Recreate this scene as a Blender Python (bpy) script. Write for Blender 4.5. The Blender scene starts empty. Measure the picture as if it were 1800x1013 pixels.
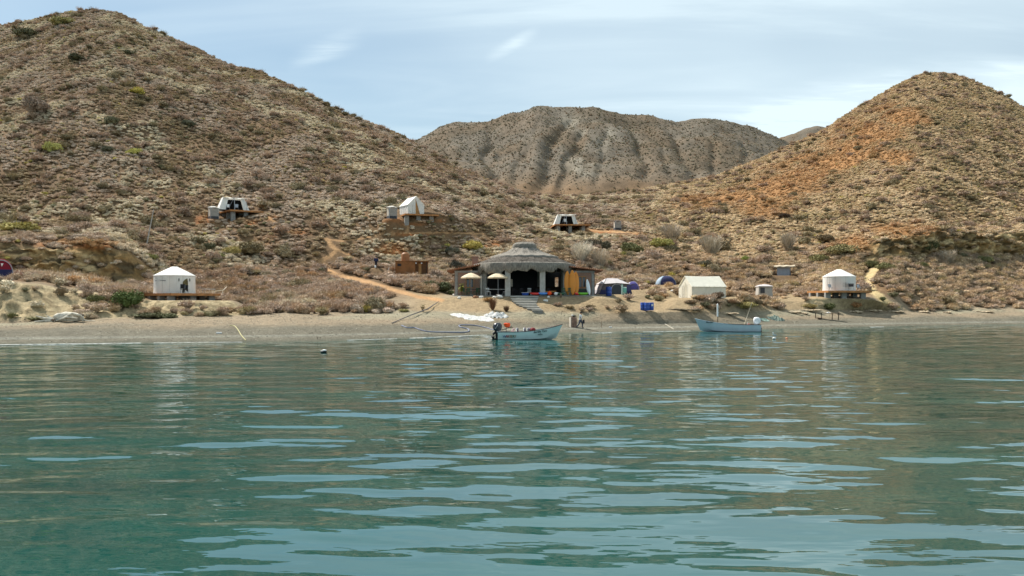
import bpy, bmesh, math, random
import numpy as np
from mathutils import Vector, Matrix
from mathutils.bvhtree import BVHTree
random.seed(7); RS = np.random.RandomState(11)
scene = bpy.context.scene
COL = scene.collection
rad = math.radians
# ------------------------------------------------------------ camera
F = 1559.0; CH = 3.2; HOR = 531.0
cam = bpy.data.cameras.new('camera'); co = bpy.data.objects.new('camera', cam); COL.objects.link(co)
co.location = (0, 0, CH); co.rotation_euler = (rad(90), 0, 0)
cam.sensor_width = 36; cam.lens = F/1800*36; cam.shift_y = 24.5/1800
cam.clip_start = 0.5; cam.clip_end = 20000
scene.camera = co
# ------------------------------------------------------------ light
SUN_EL = 50.0; SAZ = Vector((-0.76, 0.65)).normalized()
sd = Vector((SAZ.x*math.cos(rad(SUN_EL)), SAZ.y*math.cos(rad(SUN_EL)), math.sin(rad(SUN_EL))))
sl = bpy.data.lights.new('sun', 'SUN'); so = bpy.data.objects.new('sun', sl); COL.objects.link(so)
sl.energy = 5.0; sl.angle = rad(0.55); sl.color = (1.0, 0.95, 0.87)
so.rotation_euler = sd.to_track_quat('Z', 'Y').to_euler()
scene.view_settings.view_transform = 'Standard'; scene.view_settings.look = 'None'
scene.view_settings.exposure = 0.68; scene.view_settings.gamma = 1
scene.cycles.use_denoising = True
scene.cycles.max_bounces = 6; scene.cycles.diffuse_bounces = 2; scene.cycles.glossy_bounces = 3
scene.cycles.transparent_max_bounces = 6; scene.cycles.transmission_bounces = 3
scene.cycles.caustics_reflective = False; scene.cycles.caustics_refractive = False

world = bpy.data.worlds.new('World'); scene.world = world; world.use_nodes = True
def sky_world():
    nt = world.node_tree; nt.nodes.clear(); N = nt.nodes.new; L = nt.links.new
    out = N('ShaderNodeOutputWorld'); bg = N('ShaderNodeBackground'); L(bg.outputs[0], out.inputs[0])
    sky = N('ShaderNodeTexSky'); sky.sky_type = 'NISHITA'; sky.sun_disc = False
    sky.sun_elevation = rad(SUN_EL); sky.sun_rotation = math.atan2(SAZ.x, SAZ.y)
    sky.air_density = 1.0; sky.dust_density = 0.6; sky.ozone_density = 1.0; sky.altitude = 0
    bg.inputs['Strength'].default_value = 0.0635
    tc = N('ShaderNodeTexCoord'); sep = N('ShaderNodeSeparateXYZ'); L(tc.outputs['Generated'], sep.inputs[0])
    # project the view direction onto a high cloud sheet
    mx = N('ShaderNodeMath'); mx.operation = 'ADD'; mx.inputs[1].default_value = 0.12; L(sep.outputs['Z'], mx.inputs[0])
    dv = N('ShaderNodeVectorMath'); dv.operation = 'DIVIDE'
    cmb = N('ShaderNodeCombineXYZ')
    for k in range(3): L(mx.outputs[0], cmb.inputs[k])
    L(tc.outputs['Generated'], dv.inputs[0]); L(cmb.outputs[0], dv.inputs[1])
    def noise(scale, loc, rot, sc, det, rough, dist):
        mp = N('ShaderNodeMapping'); mp.inputs['Location'].default_value = loc
        mp.inputs['Rotation'].default_value = (0, 0, rad(rot)); mp.inputs['Scale'].default_value = sc
        n = N('ShaderNodeTexNoise'); n.inputs['Scale'].default_value = scale; n.inputs['Detail'].default_value = det
        n.inputs['Roughness'].default_value = rough; n.inputs['Distortion'].default_value = dist
        L(dv.outputs[0], mp.inputs[0]); L(mp.outputs[0], n.inputs['Vector']); return n.outputs['Fac']
    def ramp(fac, a, b, va=0.0, vb=1.0):
        r = N('ShaderNodeMapRange'); r.interpolation_type = 'SMOOTHSTEP'
        r.inputs['From Min'].default_value = a; r.inputs['From Max'].default_value = b
        r.inputs['To Min'].default_value = va; r.inputs['To Max'].default_value = vb
        L(fac, r.inputs['Value']); return r.outputs[0]
    def mth(op, a, b):
        m = N('ShaderNodeMath'); m.operation = op; m.use_clamp = (op != 'SUBTRACT')
        for i, v in enumerate((a, b)):
            if isinstance(v, (int, float)): m.inputs[i].default_value = v
            else: L(v, m.inputs[i])
        return m.outputs[0]
    def mth2(op, a, b):
        m = N('ShaderNodeMath'); m.operation = op
        for i, v in enumerate((a, b)):
            if isinstance(v, (int, float)): m.inputs[i].default_value = v
            else: L(v, m.inputs[i])
        return m.outputs[0]
    streak = ramp(noise(1.1, (1.3, 0.4, 0), 52, (0.35, 1.6, 1), 7, 0.55, 0.6), 0.42, 0.78, 0, 0.75)
    veil = ramp(noise(0.35, (0.0, 2.0, 0), 20, (1, 1.4, 1), 4, 0.5, 0.2), 0.30, 0.62, 0.10, 0.42)
    low = ramp(sep.outputs['Z'], 0.02, 0.30, 0.42, 0.0)          # thicker haze of cloud near the hills
    rt = ramp(sep.outputs['X'], -0.30, 0.30, 0.0, 0.62)            # more high cloud to the right
    puff = ramp(noise(2.6, (4.1, 1.2, 0), 35, (0.5, 1.3, 1), 8, 0.6, 0.4), 0.56, 0.74, 0, 0.6)
    f = mth('ADD', veil, mth('MULTIPLY', streak, mth('ADD', rt, 0.30)))
    f = mth('ADD', f, mth('ADD', mth('MULTIPLY', low, 0.6), mth('MULTIPLY', rt, 0.55)))
    f = mth('ADD', f, mth('MULTIPLY', puff, mth('ADD', low, 0.1)))
    az = mth2('DIVIDE', sep.outputs['X'], sep.outputs['Y']); el = mth2('DIVIDE', sep.outputs['Z'], sep.outputs['Y'])
    wisp = ramp(noise(5.0, (1.1, 3.2, 0), 30, (0.5, 1.6, 1), 7, 0.6, 0.5), 0.36, 0.66, 0, 1)
    def band(a0, e0, k, wa, we, amt):
        line = mth2('ADD', mth2('MULTIPLY', mth2('SUBTRACT', az, a0), k), e0)
        d = mth2('ABSOLUTE', mth2('SUBTRACT', el, line), 0); v = ramp(d, 0.0, we, 1.0, 0.0)
        h = ramp(mth2('ABSOLUTE', mth2('SUBTRACT', az, a0), 0), 0.0, wa, 1.0, 0.0)
        return mth('MULTIPLY', mth('MULTIPLY', mth('MULTIPLY', v, h), mth('ADD', mth('MULTIPLY', wisp, 0.8), 0.25)), amt)
    f = mth('MINIMUM', f, 0.80)
    for bnd in (band(0.36, 0.215, 0.22, 0.22, 0.045, 0.75), band(0.57, 0.245, -0.08, 0.10, 0.035, 0.9), band(-0.21, 0.285, 0.35, 0.05, 0.02, 0.5), band(0.0, 0.29, 0.5, 0.035, 0.012, 0.4), band(0.25, 0.15, 0.1, 0.3, 0.05, 0.5)):
        f = mth('ADD', f, bnd)
    f = mth('MINIMUM', f, 0.97)
    mix = N('ShaderNodeMix'); mix.data_type = 'RGBA'
    tn = N('ShaderNodeVectorMath'); tn.operation = 'MULTIPLY'; L(sky.outputs[0], tn.inputs[0]); tn.inputs[1].default_value = (0.90, 1.02, 1.0)
    L(f, mix.inputs[0]); L(tn.outputs[0], mix.inputs[6]); mix.inputs[7].default_value = (8.6, 10.2, 10.9, 1)
    L(mix.outputs[2], bg.inputs['Color'])
sky_world()

# ------------------------------------------------------------ tagging
def tag(o, label=None, cat=None, group=None, kind=None):
    if label: o['label'] = label
    if cat: o['category'] = cat
    if group: o['group'] = group
    if kind: o['kind'] = kind
    return o

# ------------------------------------------------------------ materials
def new_mat(name):
    m = bpy.data.materials.new(name); m.use_nodes = True; nt = m.node_tree; nt.nodes.clear()
    out = nt.nodes.new('ShaderNodeOutputMaterial'); b = nt.nodes.new('ShaderNodeBsdfPrincipled')
    nt.links.new(b.outputs[0], out.inputs[0]); return m, nt, b, out
def mat(name, col, rough=0.7, var=0.15, scale=3.0, bump=0.0, bscale=20.0, metal=0.0, spec=0.3, transl=0.0, stretch=(1,1,1), col2=None):
    """painted / cloth / wood / stone surface with an uneven tone"""
    m, nt, b, out = new_mat(name); N = nt.nodes.new; L = nt.links.new
    tc = N('ShaderNodeTexCoord'); mp = N('ShaderNodeMapping'); L(tc.outputs['Object'], mp.inputs[0]); mp.inputs['Scale'].default_value = stretch
    n = N('ShaderNodeTexNoise'); n.inputs['Scale'].default_value = scale; n.inputs['Detail'].default_value = 6; n.inputs['Roughness'].default_value = 0.65
    L(mp.outputs[0], n.inputs['Vector'])
    r = N('ShaderNodeValToRGB'); L(n.outputs['Fac'], r.inputs[0])
    c2 = col2 or tuple(c*(1-var*2) for c in col)
    r.color_ramp.elements[0].position = 0.32; r.color_ramp.elements[0].color = (*c2, 1)
    r.color_ramp.elements[1].position = 0.62; r.color_ramp.elements[1].color = (*tuple(min(1, c*(1+var*0.3)) for c in col), 1)
    L(r.outputs[0], b.inputs['Base Color'])
    b.inputs['Roughness'].default_value = rough; b.inputs['Metallic'].default_value = metal
    b.inputs['Specular IOR Level'].default_value = spec
    if bump:
        n2 = N('ShaderNodeTexNoise'); n2.inputs['Scale'].default_value = bscale; n2.inputs['Detail'].default_value = 4
        L(mp.outputs[0], n2.inputs['Vector']); bp = N('ShaderNodeBump'); bp.inputs['Strength'].default_value = 1; bp.inputs['Distance'].default_value = bump
        L(n2.outputs['Fac'], bp.inputs['Height']); L(bp.outputs[0], b.inputs['Normal'])
    if transl:
        t = N('ShaderNodeBsdfTranslucent'); L(r.outputs[0], t.inputs['Color']); mx = N('ShaderNodeMixShader'); mx.inputs[0].default_value = transl
        L(b.outputs[0], mx.inputs[1]); L(t.outputs[0], mx.inputs[2]); L(mx.outputs[0], out.inputs[0])
    return m

# ------------------------------------------------------------ numeric noise
def _hash(ix, iy, seed):
    h = (ix.astype(np.int64)*374761393 + iy.astype(np.int64)*668265263 + seed*2147483647) & 0xffffffff
    h = ((h ^ (h >> 13))*1274126177) & 0xffffffff
    h = h ^ (h >> 16)
    return (h & 0xffff)/65535.0
def vnoise(x, y, seed=0):
    ix = np.floor(x); iy = np.floor(y); fx = x-ix; fy = y-iy
    ux = fx*fx*fx*(fx*(fx*6-15)+10); uy = fy*fy*fy*(fy*(fy*6-15)+10)
    a = _hash(ix, iy, seed); b = _hash(ix+1, iy, seed); c = _hash(ix, iy+1, seed); d = _hash(ix+1, iy+1, seed)
    return (a*(1-ux)+b*ux)*(1-uy) + (c*(1-ux)+d*ux)*uy      # 0..1
def fbm(x, y, oct=5, seed=0, gain=0.5):
    s = 0; a = 1; t = 0
    for k in range(oct):
        ca, sa = math.cos(0.6+k), math.sin(0.6+k)
        s = s + a*vnoise((x*ca-y*sa)*2**k+17.3*k, (x*sa+y*ca)*2**k+5.1*k, seed+k); t += a; a *= gain
    return s/t
def ridged(x, y, oct=4, seed=0):
    s = 0; a = 1; t = 0
    for k in range(oct):
        s = s + a*(1-np.abs(2*vnoise(x*2**k+3.7*k, y*2**k+9.2*k, seed+k)-1)); t += a; a *= 0.5
    return s/t
def sstep(a, b, x):
    t = np.clip((x-a)/(b-a), 0, 1); return t*t*(3-2*t)

# ------------------------------------------------------------ terrain: feature lines (shore, bank, bluff, crest ...)
def curve(pts, u):
    pts = sorted(pts.items()); X = np.array([p[0] for p in pts], float); Y = np.array([p[1] for p in pts], float)
    # pchip-like monotone cubic
    h = np.diff(X); d = np.diff(Y)/h; m = np.zeros_like(X)
    m[0] = d[0]; m[-1] = d[-1]
    for i in range(1, len(X)-1):
        m[i] = 0 if d[i-1]*d[i] <= 0 else 2*d[i-1]*d[i]/(d[i-1]+d[i])
    uc = np.clip(u, X[0], X[-1]); i = np.clip(np.searchsorted(X, uc)-1, 0, len(X)-2)
    t = (uc-X[i])/h[i]
    r = ((1+2*t)*(1-t)**2)*Y[i] + t*(1-t)**2*h[i]*m[i] + t*t*(3-2*t)*Y[i+1] + t*t*(t-1)*h[i]*m[i+1]
    return r
def zof(py, D): return CH + (HOR-py)*D/F
U = np.concatenate([np.arange(-1500, -150, 30), np.arange(-150, 1950, 3.0), np.arange(1950, 3300, 30)])
shore_py = curve({-1500:625, -150:607, 0:605.5, 300:602, 500:600, 700:595, 860:589, 1000:586, 1200:582.5, 1400:578, 1600:574, 1800:571, 3300:562}, U)
shore_D = CH*F/(shore_py-HOR)
def C(d): return curve(d, U)
K = []   # (D, z, rows)
K.append((shore_D-25, np.full_like(U, -2.5)))
K.append((shore_D-3, np.full_like(U, -0.22)))
k2D = shore_D + 6.5
K.append((k2D, zof(C({-1500:590, 0:576, 300:572, 600:569, 750:568, 900:571, 1000:570, 1200:569, 1400:563, 1600:557, 1800:553, 3300:545}), k2D)))
def add(Dd, pd):
    D = C(Dd); K.append((D, zof(C(pd), D)))
add({-1500:80, 0:80, 250:86, 500:92, 700:96, 900:99.5, 1100:102, 1200:105, 1300:112, 1400:118, 1600:127, 1800:137, 3300:150},
    {-1500:566, 0:567, 250:561, 400:557, 500:553, 650:550, 750:547, 850:551, 950:547, 1050:549, 1200:549, 1300:546, 1450:545, 1600:546, 1800:543, 3300:540})
add({-1500:86, 0:85.5, 130:90.5, 250:93, 340:95, 400:96, 500:99, 700:105, 770:106, 900:105.6, 1050:106, 1200:110, 1300:114, 1400:121, 1530:122, 1600:129, 1800:139, 3300:155},
    {-1500:480, 0:496.5, 70:500, 130:513, 180:515, 250:524, 340:525, 390:534, 420:546, 450:550, 500:546, 600:540, 660:536, 710:530, 760:526, 795:521, 1050:521, 1080:525, 1110:532, 1160:536, 1190:528, 1300:527, 1350:531, 1410:530, 1435:525, 1530:526, 1560:533, 1600:538, 1700:540, 1800:538, 3300:530})
add({-1500:98, 0:98, 200:101, 300:105, 500:110, 700:117, 800:121, 1050:122, 1100:125, 1200:128, 1300:129, 1400:130, 1530:131, 1600:138, 1800:150, 3300:165},
    {-1500:470, 0:491, 100:494, 150:503, 200:515, 300:523, 380:527, 440:536, 500:530, 600:518, 700:508, 760:512, 800:519.3, 1050:519, 1100:515, 1180:507, 1250:516, 1300:516, 1350:521, 1420:520, 1500:517, 1540:510, 1580:500, 1600:502, 1700:500, 1800:505, 3300:500})
add({-1500:103, 0:103, 140:106, 250:110, 400:118, 600:128, 700:132, 800:136, 1000:139, 1200:142, 1340:141, 1450:145, 1560:150, 1800:164, 3300:180},
    {-1500:470, 0:487, 60:489, 140:491, 200:502, 250:506, 300:503, 400:500, 500:498, 600:490, 700:482, 800:482, 900:484, 1000:484, 1100:488, 1170:494, 1250:498, 1340:505, 1400:497, 1450:484, 1520:474, 1560:457, 1700:451, 1800:456, 3300:460})
add({-1500:106, 0:105.2, 130:108.6, 200:111, 250:114, 400:126, 600:138, 700:142, 800:146, 1000:150, 1200:155, 1400:157, 1500:154, 1560:152.3, 1700:159, 1800:166.5, 3300:185},
    {-1500:400, 0:430, 60:427, 130:433, 180:428, 220:440, 250:458, 280:475, 300:478, 400:470, 500:468, 600:460, 700:455, 800:452, 900:450, 1000:450, 1100:452, 1200:455, 1300:458, 1400:458, 1480:446, 1540:425, 1580:417, 1650:413, 1800:414, 3300:415})
add({-1500:150, 0:140, 300:145, 430:150, 730:150, 850:165, 1000:192, 1090:186, 1200:200, 1400:192, 1600:190, 1800:205, 3300:220},
    {-1500:370, 0:392, 300:388, 430:387, 600:389, 730:389, 850:396, 1000:401, 1090:404, 1200:408, 1400:404, 1600:398, 1800:398, 3300:390})
# crest of the near hills
crest = {-1500:150, -600:110, -150:52, 0:44, 50:36, 100:25, 135:19.5, 165:17.5, 205:22, 250:45, 300:66, 350:87, 400:112, 450:124, 500:146, 550:170, 600:198, 650:215, 690:232, 720:247, 760:270, 800:291, 850:313, 900:331, 940:342, 1000:345, 1070:340, 1130:331, 1200:319, 1260:308, 1300:293, 1350:272, 1380:259, 1400:249, 1450:226, 1500:193, 1550:164, 1590:142, 1620:131, 1645:128, 1680:133, 1720:147, 1760:166, 1800:190, 1900:240, 2200:320, 3300:330}
add({-1500:300, 0:300, 300:292, 600:270, 900:262, 1000:330, 1080:345, 1200:350, 1400:355, 1650:370, 1800:345, 3300:320}, crest)
cz = K[-1][1]; cD = K[-1][0]
K.append((cD+45, cz-np.maximum(0, (cz-45))*0.30-3))
K.append((np.full_like(U, 475.0), np.full_like(U, 50.0)))
mid = {-1500:400, 300:330, 600:292, 690:262, 720:247, 760:226, 805:211, 860:210, 885:203, 920:198, 945:187.5, 1000:189, 1040:188, 1080:195, 1140:205, 1200:214, 1240:209, 1280:214, 1320:226, 1365:242, 1400:258, 1450:285, 1500:310, 1700:350, 3300:400}
mD = C({-1500:700, 3300:700}); mz = zof(C(mid), mD)
K.append((np.full_like(U, 590.0), 50+(mz-50)*0.52))
K.append((mD, mz))
K.append((mD+170, mz*0.55))
fr = {-1500:400, 1200:300, 1320:262, 1370:243, 1400:231, 1428:221.5, 1460:226, 1520:250, 1650:300, 3300:400}
fD = np.full_like(U, 1080.0); K.append((fD, zof(C(fr), fD)))
K.append((fD+400, np.full_like(U, -5.0)))
ROWS = [4, 16, 18, 22, 24, 20, 24, 44, 150, 10, 14, 64, 64, 12, 24, 6]
KD = np.array([k[0] for k in K]); KZ = np.array([k[1] for k in K])      # (nk, nu)
# rows
T = [0.0]
for i, n in enumerate(ROWS):
    T += list(i + (np.arange(n)+1)/n)
T = np.array(T); nr = len(T); nu = len(U)
ti = np.minimum(T.astype(int), len(K)-2); tf = (T-ti)[:, None]
Dm = KD[ti]*(1-tf)+KD[ti+1]*tf; Zm = KZ[ti]*(1-tf)+KZ[ti+1]*tf
# soften breaks of slope
def smooth_rows(A, n, lo, hi):
    B = A.copy()
    for _ in range(n):
        B[1:-1] = 0.25*B[:-2]+0.5*B[1:-1]+0.25*B[2:]
    w = (sstep(lo, lo+0.4, T)*(1-sstep(hi-0.4, hi, T)))[:, None]
    return A*(1-w)+B*w
Zm = smooth_rows(Zm, 2, 1.5, 4.9); Zm = smooth_rows(Zm, 10, 7.3, 9.0)
TT = np.repeat(T[:, None], nu, 1); UU = np.repeat(U[None, :], nr, 0)
Xm = (UU-900)/F*Dm; Ym = Dm
# masks
def tw(a, b, f=0.35): return sstep(a-f, a+f, TT)*(1-sstep(b-f, b+f, TT))
n_big = fbm(Xm/9, Ym/9, 4, 3); n_mid = fbm(Xm/2.2, Ym/2.2, 4, 8); n_fine = fbm(Xm/0.6, Ym/0.6, 3, 21)
uL = 1-sstep(235, 285, UU); uR = sstep(1500, 1560, UU)
cliff = tw(6.05, 6.98, 0.05)*np.maximum(uL, uR)
scarp = tw(3.1, 4.0, 0.15)*(1-sstep(400, 440, UU)) + 0.5*tw(3.0, 4.0, 0.15)*sstep(1405, 1430, UU)*(1-sstep(1560, 1600, UU))
hill = sstep(4.9, 7.6, TT)
terrace = tw(3.95, 5.2, 0.05)*sstep(770, 800, UU)*(1-sstep(1050, 1090, UU))
mount = sstep(11.0, 11.6, TT)*(1-sstep(15.5, 16, TT))
# small relief
Zm = Zm + hill*(1-mount)*((n_mid-0.5)*0.5 + (n_big-0.5)*2.2*(1-sstep(8.7, 9.0, TT)*(1-sstep(9.0, 9.4, TT))))
vg = fbm(Xm/28+4, Ym/70, 3, 41)
Zm = Zm + tw(7.8, 8.7, 0.5)*(vg-0.5)*8*sstep(7.5, 8.4, TT)
Zm = Zm + tw(2.6, 4.8, 0.4)*(1-terrace)*(n_mid-0.5)*0.45
Zm = Zm + tw(1.9, 2.9, 0.3)*(n_mid-0.5)*0.16
# eroded clay scarps and rock bluffs: vertical runnels and ledges
run = ridged(Xm/1.7, Zm/9, 3, 55); led = ridged(Xm/6, Zm/0.9+n_mid*2, 3, 60)
Ym = Ym - scarp*((run-0.6)*1.5+(n_fine-0.5)*0.8) - cliff*((ridged(Xm/3.4, Zm/7, 3, 71)-0.6)*2.0+(led-0.6)*1.0+(fbm(Xm/1.3, Zm/.8, 3, 73)-.5)*2.4+(n_fine-0.5)*0.9)
Zm = Zm + scarp*(n_fine-0.5)*0.5 + cliff*(n_fine-0.5)*0.6
Zm = Zm + (tw(6.9, 7.15, 0.1)*np.maximum(uL, uR))*(n_mid-0.5)*1.6
# ravines on the far mountain (each a line from near the crest down to the valley)
rav = np.zeros_like(Xm)
tm = np.clip((TT-11.2)/1.8, 0, 1)
RV = []
def ravine(u0, u1, w, depth, t0=0.0, t1=0.97, wob=9, sd=1):
    global rav
    c = u1+(u0-u1)*tm + (fbm(tm*5+sd, tm*0+sd*3.1, 3, sd)-0.5)*wob*4
    prof = np.exp(-((UU-c)/(w*(1.15-0.75*tm)))**2)*sstep(t0-0.03, t0+0.08, tm)*(1-sstep(t1-0.25, t1, tm))
    rav = np.maximum(rav, prof*depth)
for a in [(858,862,13,30,.12,.95), (905,868,9,14,.1,.8), (962,890,9,14,.1,.9), (1012,945,16,38,.0,1.0), (1030,985,12,24,.0,.9), (1100,1150,12,26,.15,.95),(1075,1040,8,12,.1,.75), (1165,1230,13,24,.1,.95), (1215,1290,9,16,.1,.9), (1290,1330,9,14,.1,.9), (780,800,9,14,.1,.85), (820,835,7,9,.1,.8), (740,770,7,8,.1,.8), (1120,1195,7,10,.1,.8),(935,915,6,9,.1,.85)]:
    ravine(*a[:4], t0=a[4], t1=a[5], sd=int(a[0])%97)
gul = ridged(Xm/46+fbm(Xm/60, Ym/40, 3, 97)*2.2, Ym/180, 4, 91)
Zm = Zm - mount*(1-sstep(12.75, 13.0, TT)*(1-sstep(13.0, 13.3, TT)))*(rav*0.14*(1-0.6*sstep(12.2, 12.8, TT)) + (1-gul)*0.8) + mount*(fbm(Xm/30, Ym/30, 5, 95)-0.5)*9
# keep level, tidy ground at chosen spots (yards, platforms)
def flat(u, D, r, py, soft=4.0):
    global Zm
    x0 = (u-900)/F*D; z0 = zof(py, D); d = np.hypot(Xm-x0, (Ym-D))
    w = 1-sstep(r, r+soft, d); Zm = Zm*(1-w)+z0*w
flat(1075, 118, 4.2, 518.2, 3); flat(1112, 124, 1.5, 510, 2); flat(1171, 133, 2.0, 501.5, 3)
flat(335, 97.5, 4.2, 528.5, 3); flat(1234, 117, 4.3, 524, 3); flat(1343, 124, 2.0, 526, 3); flat(724, 131, 3.0, 483, 3); flat(661, 131, 1.0, 471.5, 2); flat(1380, 148.5, 1.8, 485, 2)
for (u_, D_, p_) in ((375, 148, 386), (688, 149, 385.5), (1085, 187, 405)): flat(u_, D_, 1.2, p_, 1.5)
nz = Zm
# pixel column / row of each ground point, used only to look up where the ground cover lies
PU = 900+F*Xm/Ym; PY = HOR-(Zm-CH)*F/Ym
# ---- ground cover colours (world-space blotches and the feature lines above)
def lin(r, g, b): return np.array([((c/255)/12.92 if c/255 <= 0.04045 else ((c/255+0.055)/1.055)**2.4) for c in (r, g, b)])
def mixc(A, c, w): return A*(1-w[..., None]) + c*w[..., None]
gravel = lin(112, 107, 93); wet = lin(96, 97, 84); sand = lin(144, 129, 107); soil = lin(122, 98, 72); soil2 = lin(108, 88, 66)
orange = lin(164, 104, 58); orange2 = lin(172, 126, 80); clay = lin(184, 166, 130); rock = lin(150, 124, 86); grey = lin(106, 98, 86); pale = lin(152, 146, 132)
A = np.zeros(Xm.shape+(3,)) + sand
hgt = Zm
A = mixc(A, gravel, (1-sstep(0.75, 1.35, hgt+(n_mid-0.5)*0.5+(n_big-0.5)*0.5)))
A = mixc(A, wet, (1-sstep(0.02, 0.22, hgt+(n_mid-0.5)*0.1)))
band = sstep(0.3, 0.36, hgt)*(1-sstep(0.4, 0.5, hgt))
A = mixc(A, lin(150, 150, 138), band*0.5)
A = mixc(A, lin(150, 144, 122), tw(2.4, 3.0, 0.3)*sstep(0.45, 0.6, n_big)*0.8)
A = mixc(A, soil, sstep(3.9, 4.8, TT)*(1-terrace))
A = mixc(A, soil2, sstep(0.45, 0.62, n_big)*sstep(4.5, 5.5, TT))
A = mixc(A, lin(156, 136, 106), tw(3.0, 5.2, 0.2)*sstep(690, 760, UU)*(1-terrace)*(1-sstep(1440, 1500, UU)))
A = mixc(A, lin(148, 136, 114), terrace)
A = mixc(A, clay, np.clip(scarp*1.6, 0, 1)*(0.75+0.25*n_mid))
A = mixc(A, lin(120, 104, 76), np.clip(scarp, 0, 1)*sstep(0.5, 0.62, n_fine)*0.6)
A = mixc(A, rock, np.clip(cliff*1.5, 0, 1))
A = mixc(A, lin(84, 74, 56), np.clip(cliff, 0, 1)*sstep(0.47, 0.57, fbm(Xm/1.6, Zm/.9, 4, 79))*0.85)
A = mixc(A, lin(206, 180, 134), np.clip(cliff, 0, 1)*sstep(.62, .74, led)*.8)  # pale strata, with sun on the ledges painted in
A = mixc(A, lin(150, 120, 76), np.clip(cliff, 0, 1)*sstep(0.55, 0.68, fbm(Xm/1.5, Zm/0.8, 3, 77))*0.7)
# orange dry grass on the right-hand hill and rust-coloured soil near the platforms
om = fbm(Xm/16, Ym/16, 4, 133)
def blob(u, y, ru, ry): return np.exp(-(((PU-u)/ru)**2+((PY-y)/ry)**2))
near_hill = sstep(5.5, 6.5, TT)*(1-sstep(9.05, 9.3, TT))
ob = np.zeros_like(Xm)
for a in [(1365,335,60,34),(1410,318,62,30),(1455,290,62,30),(1490,262,56,26),(1530,240,62,26),(1590,205,50,20),(1570,275,40,16),(1340,360,60,22),(1300,350,60,16),(1240,355,60,14),(1590,410,60,14),(1500,435,50,18)]:
    ob = np.maximum(ob, blob(*a))
orange_hill = near_hill*sstep(0.15, 0.75, ob*0.8+(om-0.42)*1.0+(n_mid-.5)*.5)*sstep(0.05, 0.4, ob)
A = mixc(A, orange2, orange_hill*0.6)
ob2 = np.zeros_like(Xm)
for a in [(360,385,26,9),(430,392,50,9),(480,383,22,8),(350,392,18,8),(690,388,22,5),(775,388,16,7),(730,395,36,4),(1040,408,70,7),(985,395,20,5),(1100,415,60,8),(520,412,60,10),(460,420,40,14),(690,440,40,12),(720,412,60,5),(880,430,80,14),(620,500,40,10),(170,432,60,8),(100,430,60,6),(150,498,60,14)]:
    ob2 = np.maximum(ob2, blob(*a))
rust = near_hill*sstep(0.35, 0.95, ob2*0.85+(om-0.45)*0.9+(n_mid-.5)*.6)*sstep(0.2, 0.4, ob2)
A = mixc(A, orange, rust*0.65)
# trodden paths
PATHS = [([(575,421),(583,432),(592,440),(580,450),(565,458),(567,468),(578,477),(598,485),(630,492),(665,501),(700,512),(735,522),(775,528)], 6.0),
         ([(575,421),(600,424),(640,419),(668,412),(715,410),(780,409),(850,411)], 2.2),
         ([(592,440),(610,446),(632,458)], 2.2), ([(715,408),(718,400),(712,395)], 2.5),
         ([(690,490),(700,497),(712,503)], 1.6), ([(1000,400),(1040,405),(1085,408),(1120,410)], 2.0), ([(470,380),(486,392),(480,400)], 2.5),
         ([(1540,470),(1525,490),(1530,510),(1545,520),(1560,533)], 9.0)]
pm = np.zeros_like(Xm); pclear = np.zeros_like(Xm)
for pts, w in PATHS:
    best = np.full_like(Xm, 1e9); bestc = np.full_like(Xm, 1e9)
    for (ax, ay), (bx, by) in zip(pts[:-1], pts[1:]):
        dx, dy = bx-ax, by-ay; t = np.clip(((PU-ax)*dx+(PY-ay)*dy)/(dx*dx+dy*dy), 0, 1)
        d = np.hypot((PU-ax-t*dx)*1.0, (PY-ay-t*dy)*1.9); best = np.minimum(best, d)
        t = np.clip(((PU-ax)*dx+(PY-3.5-ay)*dy)/(dx*dx+dy*dy), 0, 1); bestc = np.minimum(bestc, np.hypot(PU-ax-t*dx, (PY-3.5-ay-t*dy)*1.25))
    sel = (PU > min(q[0] for q in pts)-w*3-10) & (PU < max(q[0] for q in pts)+w*3+10)
    pclear = np.maximum(pclear, (bestc < w*1.1+(5 if w > 4 else 1.5))*1.0)
    pm = np.maximum(pm, 1-sstep(w*0.75, w*1.25, best+(n_mid-0.5)*w*0.6))
pm = pm*sstep(3.0, 3.3, TT)*(1-sstep(8.8, 9.0, TT))
pcol = np.zeros(Xm.shape+(3,))+lin(180, 142, 102); pcol = mixc(pcol, lin(190, 168, 124), sstep(1500, 1510, UU))
A = A*(1-pm[..., None])+pcol*pm[..., None]
# far mountain
A = mixc(A, grey, mount*sstep(11.2, 11.8, TT))
A = mixc(A, lin(98, 87, 72), mount*sstep(0.47, 0.6, fbm(Xm/30, Ym/50, 4, 140)))
pk = np.exp(-((PU-1050)/28)**2-((PY-238)/22)**2)+0.8*np.exp(-((PU-1030)/30)**2-((PY-290)/26)**2)+0.6*np.exp(-((PU-1000)/24)**2-((PY-215)/14)**2)
A = mixc(A, pale, mount*np.clip(pk*1.0, 0, 0.9)*sstep(0.35, 0.6, fbm(Xm/12, Ym/22, 4, 150)))
A = mixc(A, lin(116, 98, 78), mount*sstep(0.55, 0.7, fbm(Xm/25, Ym/20, 4, 160))*0.4)

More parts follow.
